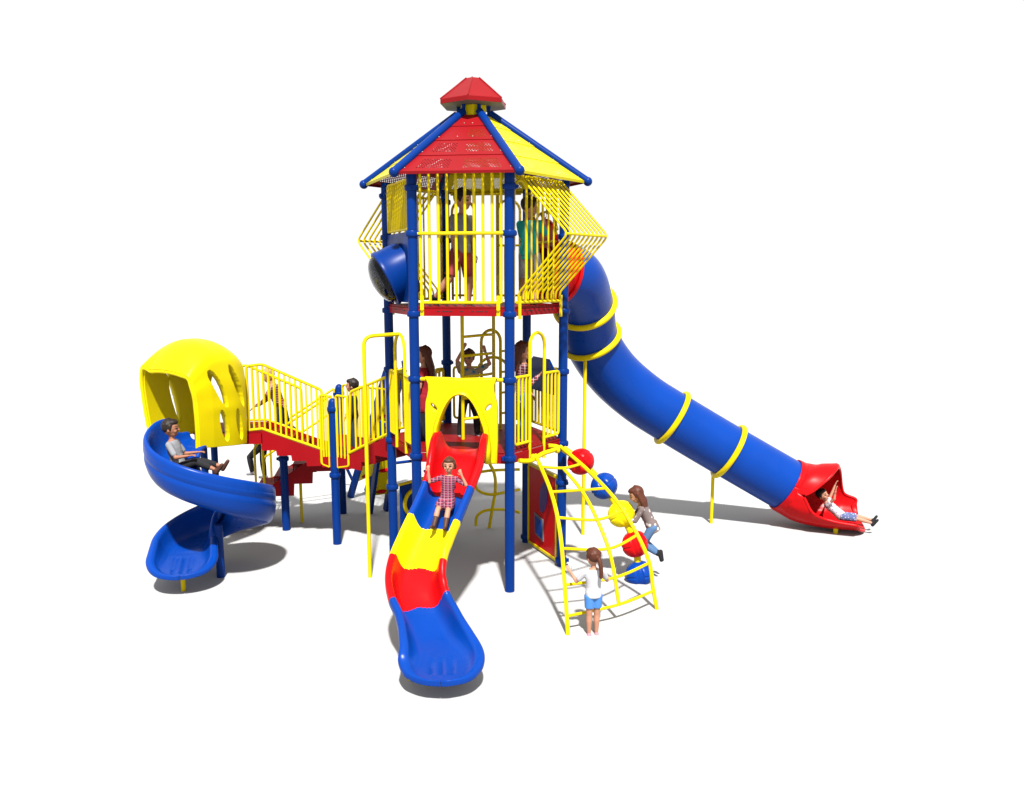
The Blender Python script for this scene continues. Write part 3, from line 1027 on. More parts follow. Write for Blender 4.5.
lab = ['topmost red pod', 'upper blue pod', 'yellow pod', 'lower red pod', 'blue half pod on the ground']
for i, p in enumerate(pods):
    mb = MB()
    nx = V(pods[min(i + 1, 4)]) - V(pods[max(i - 1, 0)]); nx.normalize()
    ax = nrm(nx.cross(V((0, 0, 1)))); ay = nx.cross(ax)
    rp = .228 if i < 4 else .235
    rows = []
    nlat, nlon = 28, 72
    for a in range(nlat + 1):
        t = -PI / 2 + PI * a / nlat
        row = []
        for k in range(nlon):
            ph = 2 * PI * k / nlon
            # faceted pod with four step grooves
            g = .0
            sx = math.cos(ph * 2 + .6)
            if abs(sx) > .80:
                g = -.020 * min(1, (abs(sx) - .80) / .1) * (1 if abs(t) < 1.1 else .3)
            if abs(t) < .09: g = min(g, -.012)
            rr = rp * (1 + g / .2) * (1 - .04 * (math.cos(ph * 4) + 1))
            row.append(V(p) + nx * (rp * .9 * math.sin(t)) + ax * (rr * math.cos(t) * math.cos(ph)) + ay * (rr * math.cos(t) * math.sin(ph)))
        rows.append(row)
    if i == 4:
        rows = [[V((q.x, q.y, max(q.z, .0))) for q in r_] for r_ in rows]
    mb.grid(rows, closed_v=True)
    o = mb.build('pod', M[cols[i]], pc, sharp=35)
    o['label'] = lab[i]

# ------------------------------------------------------------------ ground level play panels
pr = plate('play_panel', M['red'], [(-.53, .07), (.53, .07), (.53, 1.45), (-.53, 1.45)], [], O2, ax2, V((0, 0, 1)), .04, root)
pr['label'] = 'red play panel with purple oval and blue rectangle'
mb = MB()
for z in (.06, 1.46):
    mb.beam(O2 - ax2 * .56 + up(z), O2 + ax2 * .56 + up(z), .07, .05)
for s in (-.55, .55):
    mb.beam(O2 + ax2 * s + up(.085), O2 + ax2 * s + up(1.435), .07, .05, up=ax2)
mb.build('panel_frame', M['bar'], pr, bevel=.006)
plate('panel_oval', M['purple'], circle2(-.06, 1.0, .14, .28, rot=.25), [], O2 - fn(2) * .022, ax2, V((0, 0, 1)), .03, pr, .006)
plate('panel_window_rim', M['greyrim'], [(-.08, .23), (.26, .28), (.28, .66), (-.06, .61)], [], O2 - fn(2) * .022, ax2, V((0, 0, 1)), .03, pr, .004)
plate('panel_window', M['blue'], [(-.04, .28), (.22, .32), (.24, .61), (-.02, .57)], [], O2 - fn(2) * .032, ax2, V((0, 0, 1)), .03, pr, .004)
O4 = fp(4, S / 2, 0, 0); ax4 = (VX[5] - VX[4]).normalized()
pb = plate('play_panel', M['post'], [(-.52, .35), (.52, .35), (.52, 1.22), (-.52, 1.22)], [], O4, ax4, V((0, 0, 1)), .05, root)
pb['label'] = 'dark blue play panel with a yellow ring'
mb = MB()
mb.tube([O4 - fn(4) * .04 + ax4 * (.26 + .2 * math.cos(2 * PI * k / 30)) + up(.9 + .2 * math.sin(2 * PI * k / 30)) for k in range(30)], .035, 10, closed=True)
mb.rod(O4 - fn(4) * .03 + ax4 * .1 + up(.45), O4 - fn(4) * .03 + ax4 * .22 + up(.9), .03, 8)
mb.rod(O4 + ax4 * -.62 + up(1.25), O4 + ax4 * .62 + up(1.25), .026, 8)
mb.build('panel_ring', M['bar'], pb)

# ------------------------------------------------------------------ stairs and landing
nL = V((math.cos(R(150) + TH), math.sin(R(150) + TH), 0)); eL = V((nL.y, -nL.x, 0))
PA = VX[5] + nL * 1.4; PB = VX[4] + nL * 2.8; PC = VX[4] + nL * 1.4
pd = (PB - PA).normalized(); md = V((-pd.y, pd.x, 0))
def flight(name, O, d, w, width, a0, z0, a1, z1, n, depth=.26, parent=root, label=None):
    """stair along d from (a0,z0) to (a1,z1); w: unit across, width; n treads"""
    mb = MB()
    run = (a1 - a0) / n; rise = (z1 - z0) / n
    up_ = z1 > z0
    for off in (.0, width - .035):
        top = [(a0, z0 + .02), (a1, z1 + .02)]
        bot = []
        for i in range(n, 0, -1):
            aa, ab = a0 + run * i, a0 + run * (i - 1)
            za, zb_ = z0 + rise * i, z0 + rise * (i - 1)
            zz = min(za, zb_) - depth + .10
            bot += [(aa, zz), (ab + .015 * (1 if run > 0 else -1), zz)]
        poly = [O + d * a + w * off + up(z) for a, z in top + bot]
        mb.prism(poly, w * .035)
    for i in range(n):
        a = a0 + run * i
        z = z0 + rise * (i + (1 if up_ else 0)) - .09
        mb.prism([O + d * a + w * .035 + up(z - .03), O + d * (a + run) + w * .035 + up(z - .03), O + d * (a + run) + w * .035 + up(z), O + d * a + w * .035 + up(z)], w * (width - .07), 1)
        zr = z if up_ else z
        aa = a if up_ else a + run
        zlo = z - abs(rise)
        mb.prism([O + d * (aa) + w * .035 + up(zlo), O + d * (aa + .02) + w * .035 + up(zlo), O + d * (aa + .02) + w * .035 + up(z - .004), O + d * aa + w * .035 + up(z - .004)], w * (width - .07), 1)
    o = mb.build(name, [M['fascia'], M['deck']], parent)
    if label: o['label'] = label
    return o
def slope_rail(name, O, d, pts_top, pts_bot, n, r=.02, parent=root, ends=True):
    """guard rail with vertical bars in the vertical plane through O along d"""
    mb = MB()
    T = [O + d * a + up(z) for a, z in pts_top]; B = [O + d * a + up(z) for a, z in pts_bot]
    mb.tube(fillet([B[0]] + T + [B[-1]], .06), r * 1.25, 8)
    mb.tube(B, r * 1.15, 8)
    a0, a1 = pts_top[0][0], pts_top[-1][0]
    for i in range(1, n):
        a = a0 + (a1 - a0) * i / n
        mb.rod(O + d * a + up(lerp_table(sorted(pts_bot), a)), O + d * a + up(lerp_table(sorted(pts_top), a)), r * .9, 8)
    return mb.build(name, M['bar'], parent)
st1 = flight('stair_flight', VX[5] + nL * .06, nL, eL, 1.4, 0, 2.08, 1.0, 1.62, 3, .30, label='red stair from the tower deck down to the landing')
slope_rail('stair_rail', VX[5], nL, [(.08, 3.07), (.95, 2.75)], [(.08, 2.13), (1.02, 1.69)], 8, parent=st1)
slope_rail('stair_rail', VX[4], nL, [(.08, 3.07), (.95, 2.75)], [(.08, 2.13), (1.02, 1.69)], 8, parent=st1)
mb = MB()
q1, q2 = VX[5] + nL * 1.06, VX[4] + nL * 1.06
tri = [q1, q2, PC, PB, PB + md * .2, PA + md * .2, PA]
mb.prism([p + up(1.585) for p in tri], (0, 0, .035), 0)
for a, b in zip(tri, tri[1:] + tri[:1]):
    mb.beam(a + up(1.49), b + up(1.49), .035, .185, mat=1)
lnd = mb.build('landing', [M['deck'], M['fascia']], root)
# landing posts
def short_post(p, h, ball, collars):
    mb = MB()
    mb.tube([p, p + up(h)], .073, 22)
    if ball:
        mb.lathe([(.078, h - .13), (.085, h - .11), (.085, h - .02), (.08, h), (.076, h + .03), (.066, h + .065), (.045, h + .092), (.02, h + .105), (.002, h + .108)], p, (0, 0, 1), 20)
    o = mb.build('post', M['post'], root)
    for z in collars:
        c = col0.copy(); COL.objects.link(c); c.parent = o; c.location = p + up(z); c.rotation_euler.z = random.random() * 6
    return o
short_post(PA, 2.5, True, (2.42, 1.25))
short_post(PB, 2.5, True, (2.42, 1.25))
short_post(VX[5] + nL * 2.8, 1.42, False, (1.36,))
mb = MB()
for s0, s1 in ((-.34, -.08), (.08, .26)):
    d = -nL if s0 < 0 else md
    a0, a1 = (.09, .36) if s0 < 0 else (.09, .22)
    T = [PA + d * a0 + up(1.40), PA + d * a0 + up(2.66), PA + d * a1 + up(2.66), PA + d * a1 + up(1.46)]
    mb.tube(fillet(T + [T[0]], .04), .022, 8)
    for i in range(1, 3):
        a = a0 + (a1 - a0) * i / 3
        mb.rod(PA + d * a + up(1.42), PA + d * a + up(2.66), .017, 8)
mb.build('landing_guard', M['bar'], lnd)
mb = MB()
T = [PB + (PC - PB).normalized() * .1 + up(1.6), PB + (PC - PB).normalized() * .1 + up(2.6), PC + (PB - PC).normalized() * .1 + up(2.6), PC + (PB - PC).normalized() * .1 + up(1.6)]
mb.tube(fillet(T + [T[0]], .06), .022, 8)
for i in range(1, 9):
    t = i / 9
    mb.rod(T[0].lerp(T[3], t), T[1].lerp(T[2], t), .018, 8)
mb.build('landing_guard', M['bar'], lnd)
# flight up to the spiral deck
st2 = flight('stair_flight', PA, md, pd, .96, .22, 1.66, 1.22, 2.06, 4, .34, label='red stair from the landing up to the spiral slide deck')
slope_rail('stair_rail', PA + pd * .02, md, [(.18, 2.75), (1.15, 3.21), (1.42, 3.18)], [(.18, 1.70), (1.20, 2.10), (1.42, 2.08)], 14, parent=st2)
slope_rail('stair_rail', PA + pd * .97, md, [(.62, 2.66), (1.56, 3.1), (1.75, 3.08)], [(.62, 1.84), (1.26, 2.10), (1.75, 2.10)], 12, parent=st2)
mb = MB()
dk = [PA + md * 1.22, PA + md * 2.3, PA + md * 2.3 + pd * .99, PA + md * 1.22 + pd * .99]
mb.prism([p + up(2.03) for p in dk], (0, 0, .035), 0)
for a, b in zip(dk, dk[1:] + dk[:1]):
    mb.beam(a + up(1.935), b + up(1.935), .035, .185, mat=1)
apron = [PA + md * 1.6, PA + md * 2.3, HC - hh * .2 - hr_ * .35, HC - hh * .2 + hr_ * .35]
mb.prism([p + up(2.025) for p in apron], (0, 0, .03), 0)
sd = mb.build('spiral_deck', [M['deck'], M['fascia']], root)
mb = MB()
for q in (PA + md * 2.2 + pd * .1, PA + md * 2.2 + pd * .95):
    mb.tube([q, q + up(2.0)], .06, 16)
mb.build('deck_leg', M['post'], sd)
# flight down to the ground
st3 = flight('stair_flight', PA + pd * .99, md, pd, .96, .12, 1.56, 2.2, .22, 6, .34, label='red stair from the landing down to the ground at the back')
mb = MB()
for off in (.99, 1.94):
    O = PA + pd * off
    for dz in (0, -.43):
        if off < 1.2 and dz == 0 or off >= 1.2:
            mb.tube(fillet([O + md * .1 + up(2.52 + dz), O + md * 1.5 + up(1.61 + dz), O + md * 1.5 + up(.75)], .08), .022, 8)
    mb.rod(O + md * .1 + up(1.6), O + md * .1 + up(2.52), .022, 8)
    mb.rod(O + md * 1.35 + up(.75), O + md * 1.35 + up(1.7), .022, 8)
O = PA + pd * 1.45
mb.rod(O + md * .75, O + md * .75 + up(1.0), .028, 10)
mb.build('stair_handrail', M['bar'], st3)

# vine climber behind the tower
mb = MB()
vb = V((.26, 1.95, 0))
mb.tube(spline([tuple(vb + V((-.02, 0, 0))), tuple(vb + V((.04, .02, .35))), tuple(vb + V((.1, 0, .75))), tuple(vb + V((.08, 0, 1.05))), tuple(vb + V((-.04, -.02, 1.35))), tuple(vb + V((.02, 0, 1.65))), tuple(vb + V((.1, -.2, 2.0)))], 7), .03, 10)
for z, pts in ((.32, [(-.33, -.1, -.25), (-.30, -.05, -.06), (-.1, .0, .03), (.3, .1, .0), (.5, .0, -.03)]),
               (.70, [(-.34, .2, .15), (-.28, 0, .03), (-.05, -.08, -.03), (.25, -.02, 0), (.5, .15, 0)]),
               (1.08, [(-.25, 0, 0), (0, .05, .02), (.5, .1, .02)])):
    mb.tube(spline([tuple(vb + V(p) + V((.06, 0, z))) for p in pts], 6), .028, 10)
vc = mb.build('vine_climber', M['bar'], root)
vc['label'] = 'twisted yellow tube climber behind the front slide'

# plank climbers behind the stairs
def plank(a, b, side, w, label, n):
    a, b, side = V(a), V(b), V(side)
    t = (b - a).normalized(); nn = t.cross(side).normalized()
    mb = MB()
    for s in (-1, 1):
        mb.beam(a + side * (s * w / 2), b + side * (s * w / 2), .06, .15, up=nn)
    o = mb.build('plank_climber', M['post'], root, bevel=.008)
    o['label'] = label
    mb = MB()
    L_ = (b - a).length
    mb.beam(a + t * .42, b, w - .064, .035, up=nn)
    mb.build('climber_board', M['yellow'], o)
    for i in range(n):
        mb = MB()
        c = a + t * (.5 + (L_ - .6) * i / (n - 1))
        mb.ball(c, (.12, .05, .07), 12, 8, axes=(side, t, nn))
        mb.build('climber_hold', M['red'], o)
    return o
plank((-1.98, 3.15, 0), (-1.62, 2.55, 1.95), V((.86, .5, 0)), .34, 'blue edged plank with red holds standing under the stair', 4)
plank((-2.55, 4.55, .0), (-1.62, 3.72, 2.8), V((.5, .86, 0)), .6, 'blue edged sloping climbing board behind the stair rail', 6)
mb = MB()
for p, q in (((-1.45, 3.55, 3.0), (-1.25, 5.2, 0)), ((-1.1, 4.0, 3.0), (-.85, 5.4, 0)), ((-2.3, 4.6, .62), (-1.2, 5.2, .62)), ((-1.15, 5.0, .4), (-.95, 5.15, .4)), ((-1.3, 4.5, 1.2), (-1.0, 4.75, 1.2)), ((-2.75, 5.4, 0), (-2.95, 5.0, .7))):
    mb.rod(p, q, .035, 10)
mb.build('climber_frame', M['post'], root)

# ------------------------------------------------------------------ people
def remesh(mb, voxel, name, mats, smooth=2):
    me = bpy.data.meshes.new('tmp'); me.from_pydata([tuple(q) for q in mb.v], [], mb.f)
    bm = bmesh.new(); bm.from_mesh(me); bmesh.ops.recalc_face_normals(bm, faces=bm.faces); bm.to_mesh(me); bm.free()
    ob = bpy.data.objects.new('tmp', me); COL.objects.link(ob)
    r = ob.modifiers.new('r', 'REMESH'); r.mode = 'VOXEL'; r.voxel_size = voxel; r.use_smooth_shade = True
    s = ob.modifiers.new('s', 'SMOOTH'); s.factor = .5; s.iterations = smooth
    dg = bpy.context.evaluated_depsgraph_get()
    out = bpy.data.meshes.new_from_object(ob.evaluated_get(dg))
    bpy.data.objects.remove(ob); bpy.data.meshes.remove(me)
    out.name = name; out.materials.clear()
    for m in mats:
        out.materials.append(m)
    out.polygons.foreach_set('use_smooth', [True] * len(out.polygons))
    out.polygons.foreach_set('material_index', [0] * len(out.polygons))
    return out

def person(label, h, pelvis, yaw, spine=(0, 0, 1), look=None, head=None, aL=((0, .15, -1), (.1, .1, -1)), aR=None,
           lL=((0, .04, -1), (0, 0, -1)), lR=None, fL=None, fR=None, shirt=None, sleeve=1.0, pants=None, leg=2.0, skirt=None, skirtlen=.2,
           shoes=None, boot=0, hair=None, hairlen=0, tail=False, skin=SKIN, twist=0, hem=.04, hs=1.0, group='children playing on the tower'):
    """vectors are (forward, left, up) in the frame turned to yaw; right limbs mirror left ones when not given"""
    F0 = V((math.cos(R(yaw)), math.sin(R(yaw)), 0)); L0 = V((-F0.y, F0.x, 0))
    W = lambda v: (F0 * v[0] + L0 * v[1] + V((0, 0, v[2]))).normalized()
    mir = lambda p: tuple((a, -b, c) for a, b, c in p)
    aR = aR or mir(aL); lR = lR or mir(lL)
    P = V((0, 0, 0))
    sp = W(spine)
    Ls = (L0 - sp * L0.dot(sp)).normalized()
    if twist:
        Ls = Matrix.Rotation(R(twist), 3, sp) @ Ls
    Fs = Ls.cross(sp)
    root_p = empty('person', pelvis, label, 'person', None)
    neck = P + sp * (.295 * h)
    chest = P + sp * (.2 * h)
    hd = W(head) if head else (sp * .6 + V((0, 0, .5))).normalized()
    look = W(look) if look else Fs
    up_h = hd; lk = (look - up_h * look.dot(up_h) * .9).normalized(); up_h = (up_h - lk * up_h.dot(lk)).normalized()
    lt = up_h.cross(lk)
    hc = neck + hd * (.028 * h + .087 * h * hs); hb = h * hs
    ax = (lk, lt, up_h)
    B = MB()
    # torso
    tor = [(-.055, .050, .058), (-.03, .072, .062), (.02, .078, .062), (.08, .070, .055), (.14, .076, .058), (.2, .088, .060), (.25, .090, .052), (.285, .062, .042), (.30, .034, .032)]
    def torso(mb, grow, lo=-.055, hi=.30, flare=0):
        pts, rx, ry = [], [], []
        for z, a, b in tor:
            if lo <= z <= hi:
                pts.append(P + sp * (z * h)); k = 1 + flare * max(0, (.1 - z) / .1)
                rx.append(a * h * k + grow); ry.append(b * h * k + grow)
        mb.tube(pts, rx, 20, ell=ry, side=tuple(Ls))
    torso(B, 0)
    B.capsule(neck - sp * .03 * h, hc - hd * .05 * h, .030 * h, .029 * h)
    # head
    B.ball(hc + up_h * .008 * hb, (.074 * hb, .064 * hb, .082 * hb), 20, 14, axes=ax)
    B.ball(hc - up_h * .042 * hb + lk * .018 * hb, (.048 * hb, .045 * hb, .042 * hb), 14, 10, axes=ax)
    nose = hc + lk * .078 * hb - up_h * .014 * hb
    B.capsule(hc + lk * .066 * hb + up_h * .008 * hb, nose, .006 * hb, .0105 * hb, 8)
    for s in (-1, 1):
        B.ball(hc + lt * (s * .062 * hb) - up_h * .012 * hb - lk * .004 * hb, (.014 * hb, .007 * hb, .02 * hb), 8, 6, axes=ax)
        B.ball(hc + lt * (s * .03 * hb) - up_h * .022 * hb + lk * .048 * hb, .02 * hb, 8, 6)
    joints = {}
    for s, arm, lg, ft in ((1, aL, lL, fL), (-1, aR, lR, fR)):
        sh = neck - sp * (.042 * h) + Ls * (s * .098 * h)
        el = sh + W(arm[0]) * .165 * h
        wr = el + W(arm[1]) * .135 * h
        B.capsule(sh, el, .0285 * h, .0215 * h); B.capsule(el, wr, .0225 * h, .0145 * h)
        hdv = W(arm[2]) if len(arm) > 2 else (wr - el).normalized()
        pn = hdv.cross(Fs if abs(hdv.dot(Fs)) < .8 else sp).normalized()     # across the palm
        pa = wr + hdv * .04 * h
        flat = hdv.cross(pn)
        B.ball(wr + hdv * .028 * h, (.034 * h, .021 * h, .010 * h), 12, 8, axes=(hdv, pn, flat))
        for q, (o_, ln) in enumerate(((-.0165, .030), (-.0055, .036), (.0055, .039), (.0165, .035))):
            b0 = wr + hdv * .05 * h + pn * (o_ * h)
            b1 = b0 + (hdv + pn * o_ * 8 + flat * (.12 + .06 * q)).normalized() * ln * .55 * h
            b2 = b1 + (hdv * .9 + pn * o_ * 5 + flat * (.5 + .1 * q)).normalized() * ln * .5 * h
            B.capsule(b0, b1, .0062 * h, .0056 * h, 6); B.capsule(b1, b2, .0056 * h, .0046 * h, 6)
        tb = wr + hdv * .018 * h + pn * (-.016 * h)
        tm = tb + (hdv * .6 - pn * .8 + flat * .2).normalized() * .024 * h
        B.capsule(tb, tm, .0075 * h, .0065 * h, 6); B.capsule(tm, tm + (hdv * .9 - pn * .25 + flat * .3).normalized() * .02 * h, .0062 * h, .005 * h, 6)
        hip = P - sp * (.02 * h) + Ls * (s * .044 * h)
        kn = hip + W(lg[0]) * .235 * h
        an = kn + W(lg[1]) * .225 * h
        B.capsule(hip, kn, .052 * h, .034 * h); 
        mid = kn.lerp(an, .3) - W(lg[0]).cross(Ls) * 0
        B.tube([kn, mid, kn.lerp(an, .7), an], [.034 * h, .036 * h, .026 * h, .02 * h], 12)
        if ft:
            fd = W(ft)
        else:
            fd = (F0 - (an - kn).normalized() * F0.dot((an - kn).normalized()))
            fd = fd.normalized() if fd.length > .25 else V((0, 0, 1)).lerp(F0, .3).normalized()
        fu = -(an - kn).normalized(); fu = (fu - fd * fu.dot(fd)).normalized()
        heel = an - fu * .022 * h - fd * .018 * h
        B.capsule(heel, heel + fd * .1 * h, .018 * h, .013 * h, 10)
        joints[s] = (sh, el, wr, hip, kn, an, heel, fd, fu)
    me = remesh(B, .0065 * h / 1.2, 'body', [skin, EYE, LIP])
    e1 = [hc + lt * (s * .027 * hb) + up_h * .004 * hb + lk * .066 * hb for s in (-1, 1)]
    br = [hc + lt * (s * .028 * hb) + up_h * .024 * hb + lk * .066 * hb for s in (-1, 1)]
    mo = hc - up_h * .045 * hb + lk * .066 * hb
    mi = [0] * len(me.polygons)
    for i, p in enumerate(me.polygons):
        c = p.center
        if (c - hc).dot(lk) < .03 * hb:
            continue
        for e in e1:
            d = c - e
            if abs(d.dot(lt)) < .0125 * hb and abs(d.dot(up_h)) < .0085 * hb: mi[i] = 1
        for e in br:
            d = c - e
            if abs(d.dot(lt)) < .016 * hb and abs(d.dot(up_h)) < .004 * hb: mi[i] = 1
        d = c - mo
        if abs(d.dot(lt)) < .014 * hb and abs(d.dot(up_h)) < .0045 * hb: mi[i] = 2
    me.polygons.foreach_set('material_index', mi)
    ob = bpy.data.objects.new('body', me); COL.objects.link(ob); ob.parent = root_p
    def cloth(name, mb, mat, vox=.009):
        m = remesh(mb, vox * h / 1.2, name, [mat], 3)
        o = bpy.data.objects.new(name, m); COL.objects.link(o); o.parent = root_p
    if shirt:
        mb = MB(); torso(mb, .012 * h / 1.2 + .004, -.03 if not skirt else -.03, .29, .08)
        if hem:
            mb.tube([P + sp * (.04 * h), P - sp * (hem * h)], [.083 * h, .088 * h], 18, ell=[.07 * h, .074 * h], side=tuple(Ls))
        for s in (1, -1):
            sh, el, wr = joints[s][:3]
            mb.ball(sh, .036 * h, 12, 8)
            if sleeve <= 1:
                mb.capsule(sh, sh.lerp(el, sleeve * .8), .0365 * h, .034 * h)
            else:
                mb.capsule(sh, el, .036 * h, .029 * h); mb.capsule(el, el.lerp(wr, (sleeve - 1) * .93), .029 * h, .022 * h)
            # folds
            for q in range(3):
                a = P + sp * (.03 + .05 * q) * h + Ls * (s * .06 * h) + Fs * .03 * h
                mb.capsule(a, a + (Ls * -s * .04 + sp * .03 + Fs * .035) * h, .014 * h, .01 * h, 8)
        cloth('shirt', mb, shirt)
    if pants:
        mb = MB(); torso(mb, .009 * h, -.055, .02)
        mb.tube([P - sp * .05 * h, P + sp * (.035 * h)], [.075 * h, .082 * h], 18, ell=[.066 * h, .066 * h], side=tuple(Ls))
        for s in (1, -1):
            hip, kn, an = joints[s][3:6]
            if leg <= 1:
                e = hip.lerp(kn, leg); mb.tube([hip + (hip - kn).normalized() * .02 * h, hip, e], [.05 * h, .063 * h, .06 * h - .008 * h * leg], 16)
            else:
                mb.capsule(hip, kn, .061 * h, .043 * h)
                e = kn.lerp(an, (leg - 1) * .97); mb.tube([kn, kn.lerp(e, .35), e], [.043 * h, .043 * h, .033 * h], 14)
        cloth('shorts' if leg <= 1 else 'trousers', mb, pants)
    if skirt:
        mb = MB()
        hips = [(joints[s][3], joints[s][4]) for s in (1, -1)]
        kn_mid = (hips[0][0].lerp(hips[0][1], skirtlen / .235) + hips[1][0].lerp(hips[1][1], skirtlen / .235)) / 2
        for s in (1, -1):
            hip, kn = joints[s][3:5]
            mb.capsule(hip, hip.lerp(kn, skirtlen / .235), .062 * h, .066 * h)
        mb.tube([P + sp * .05 * h, P - sp * .03 * h, kn_mid], [.075 * h, .085 * h, .115 * h], 18, ell=[.062 * h, .072 * h, .075 * h], side=tuple(Ls))
        cloth('skirt', mb, skirt)
    if shoes:
        for s in (1, -1):
            kn, an, heel, fd, fu = joints[s][4:9]
            mb = MB()
            mb.capsule(heel - fd * .004 * h, heel + fd * .106 * h, .027 * h, .021 * h, 12)
            mb.capsule(heel + fu * .012 * h, an, .026 * h, .025 * h, 10)
            if boot:
                mb.capsule(an, an.lerp(kn, boot), .029 * h, .036 * h, 12)
            cloth('shoe' if not boot else 'boot', mb, shoes)
    if hair:
        mb = MB()
        mb.ball(hc + up_h * .024 * hb - lk * .016 * hb, (.076 * hb, .071 * hb, .078 * hb), 20, 14, axes=ax)
        mb.ball(hc + up_h * .062 * hb + lk * .018 * hb, (.056 * hb, .058 * hb, .032 * hb), 16, 10, axes=ax)
        for q in range(9):
            a = 2 * PI * q / 9
            mb.capsule(hc + up_h * .1 * hb - lk * .02 * hb, hc + up_h * .045 * hb - lk * (.03 * hb - .05 * hb * math.cos(a)) + lt * (.062 * hb * math.sin(a)), .012 * hb, .013 * hb, 8)
        for s in (-1, 1):
            mb.capsule(hc + lt * (s * .058 * hb) + up_h * .03 * hb + lk * .01 * hb, hc + lt * (s * .062 * hb) - up_h * .008 * hb + lk * .012 * hb, .016 * hb, .01 * hb, 8)
        dn = (-up_h * .5 - V((0, 0, .6)) - lk * .25).normalized()
        if hairlen:
            for q in range(-3, 4):
                a = hc - lk * (.05 - .004 * abs(q) ** 2) * hb + lt * (q * .02 * hb)
                b = a + (dn + lt * q * .03).normalized() * hairlen * h
                mb.tube([a + up_h * .03 * hb, a.lerp(b, .5) - lk * .012 * hb, b], [.024 * hb, .026 * hb, .012 * hb], 8)
        if tail:
            a = hc - lk * .085 * hb - up_h * .0 * hb
            mb.tube(spline([tuple(a + lk * .03 * hb + up_h * .01 * hb), tuple(a - lk * .02 * hb), tuple(a + dn * .1 * hb - lk * .03 * hb), tuple(a + dn * .2 * hb)], 4), [.018 * hb] * 4 + [.024 * hb] * 4 + [.022 * hb] * 4 + [.006 * hb], 8)
        cloth('hair', mb, hair)
    return root_p

BROWN = fabric('brown hair', (.055, .022, .012), .5); DARKH = fabric('dark hair', (.014, .010, .009), .5); BLOND = fabric('fair hair', (.26, .17, .10), .55); AUB = fabric('auburn hair', (.06, .018, .010), .5)
GREY = fabric('grey cotton', (.15, .15, .16)); LGREY = fabric('light grey cotton', (.17, .175, .19)); WHITE = fabric('white cotton', (.36, .36, .38))
MAROON = fabric('brick red cotton', (.22, .035, .035)); TEAL = fabric('teal cotton', (.01, .27, .25)); DENIM = fabric('denim', (.05, .10, .19)); DDENIM = fabric('dark denim', (.02, .035, .06))
BLACK = fabric('black cloth', (.012, .012, .014)); REDC = fabric('red cotton', (.18, .008, .012)); BLUEC = fabric('blue cotton shorts', (.045, .14, .36)); LEATHER = fabric('brown leather', (.05, .022, .014), .5)
PINK = fabric('pink canvas', (.34, .15, .18)); BEIGE = fabric('beige cotton', (.25, .2, .13)); TAN = fabric('tan suede', (.16, .09, .045)); OLIVE = fabric('grey green cotton', (.11, .12, .09))
PLAIDP = plaid('pink plaid', (.20, .022, .05), (.025, .008, .03), (.24, .13, .15), 60); PLAIDR = plaid('dark red plaid', (.16, .02, .03), (.015, .012, .022), (.3, .22, .22), 44)
HEARTS = spotted('taupe knit with pale hearts', (.115, .088, .085), (.36, .34, .33), 11, .26); FLORAL = spotted('white print', (.36, .35, .37), (.16, .13, .2), 26, .3); BLUEP = spotted('blue printed cotton', (.06, .08, .17), (.3, .3, .34), 30, .3); PRINT = spotted('beige tee with blue print', (.25, .21, .14), (.03, .12, .22), 9, .24)

ZU, ZL = 4.25, 2.13
# upper deck
person('boy in grey t-shirt and brick red shorts striding across the upper deck', 1.74, (-.2, -.45, ZU + .845), -48, spine=(.05, 0, 1), look=(.9, .25, -.35), head=(.12, 0, 1),
       aL=((-.05, .1, -1), (.2, .05, -1)), aR=((.12, -.16, -1), (.3, -.02, -.95)), lL=((.12, .1, -1), (-.06, 0, -1)), lR=((-.12, -.28, -1), (-.5, -.35, -.8)), fR=(.7, 0, -.7),
       shirt=GREY, sleeve=.95, pants=MAROON, leg=.95, shoes=BLACK, hair=DARKH)
person('boy in teal t-shirt and grey shorts holding his face on the upper deck', 1.66, (.84, -.28, ZU + .80), 60, look=(.6, -.6, -.3), head=(.1, 0, 1),
       aL=((.7, .2, -.75), (.3, -.45, .9)), aR=((.8, -.05, -.6), (.15, .25, 1)), lL=((.05, .05, -1), (-.02, .02, -1)), lR=((.3, -.05, -1), (-.35, 0, -1)),
       shirt=TEAL, sleeve=.95, pants=LGREY, leg=.95, shoes=BLACK, hair=DARKH, hem=.07)
# lower deck
person('long haired girl in a red dress standing behind the front left post', 1.50, (-.80, -.32, ZL + .73), 170, look=(.9, .3, -.1),
       aL=((.1, .15, -1), (.5, 0, -.9)), aR=((.3, -.12, -1), (.8, .1, -.3)), lL=((.06, .02, -1), (0, 0, -1)), lR=((.1, -.02, -1), (-.5, 0, -.7)),
       shirt=REDC, sleeve=.7, skirt=REDC, skirtlen=.12, pants=BLACK, leg=2, shoes=BLACK, hair=AUB, hairlen=.26)
person('boy in printed beige t-shirt raising both arms on the lower deck', 1.42, (-.12, .1, ZL + .685), -75, spine=(-.03, .06, 1), look=(.8, -.5, -.1), head=(.05, -.05, 1),
       aL=((.25, .75, .5), (.0, -.35, 1)), aR=((.5, -.35, .75), (.25, .45, 1)), lL=((.2, .2, -1), (-.1, .05, -1)), lR=((.1, -.16, -1), (-.05, -.1, -1)),
       shirt=PRINT, sleeve=.9, pants=BLACK, leg=2, shoes=GREY, hair=BROWN)
person('girl in dark red plaid shirt and jeans standing by the right entrance hoop', 1.58, (.74, -.42, ZL + .765), 15, look=(.9, -.35, 0),
       aL=((.25, .1, -1), (.5, -.2, -.8)), aR=((.15, -.15, -1), (.75, .25, .55)), lL=((.05, .02, -1), (-.02, 0, -1)), lR=((.08, -.02, -1), (-.04, 0, -1)),
       shirt=PLAIDR, sleeve=1.95, pants=DENIM, leg=2, shoes=PINK, hair=AUB, hairlen=.2, hem=.1)
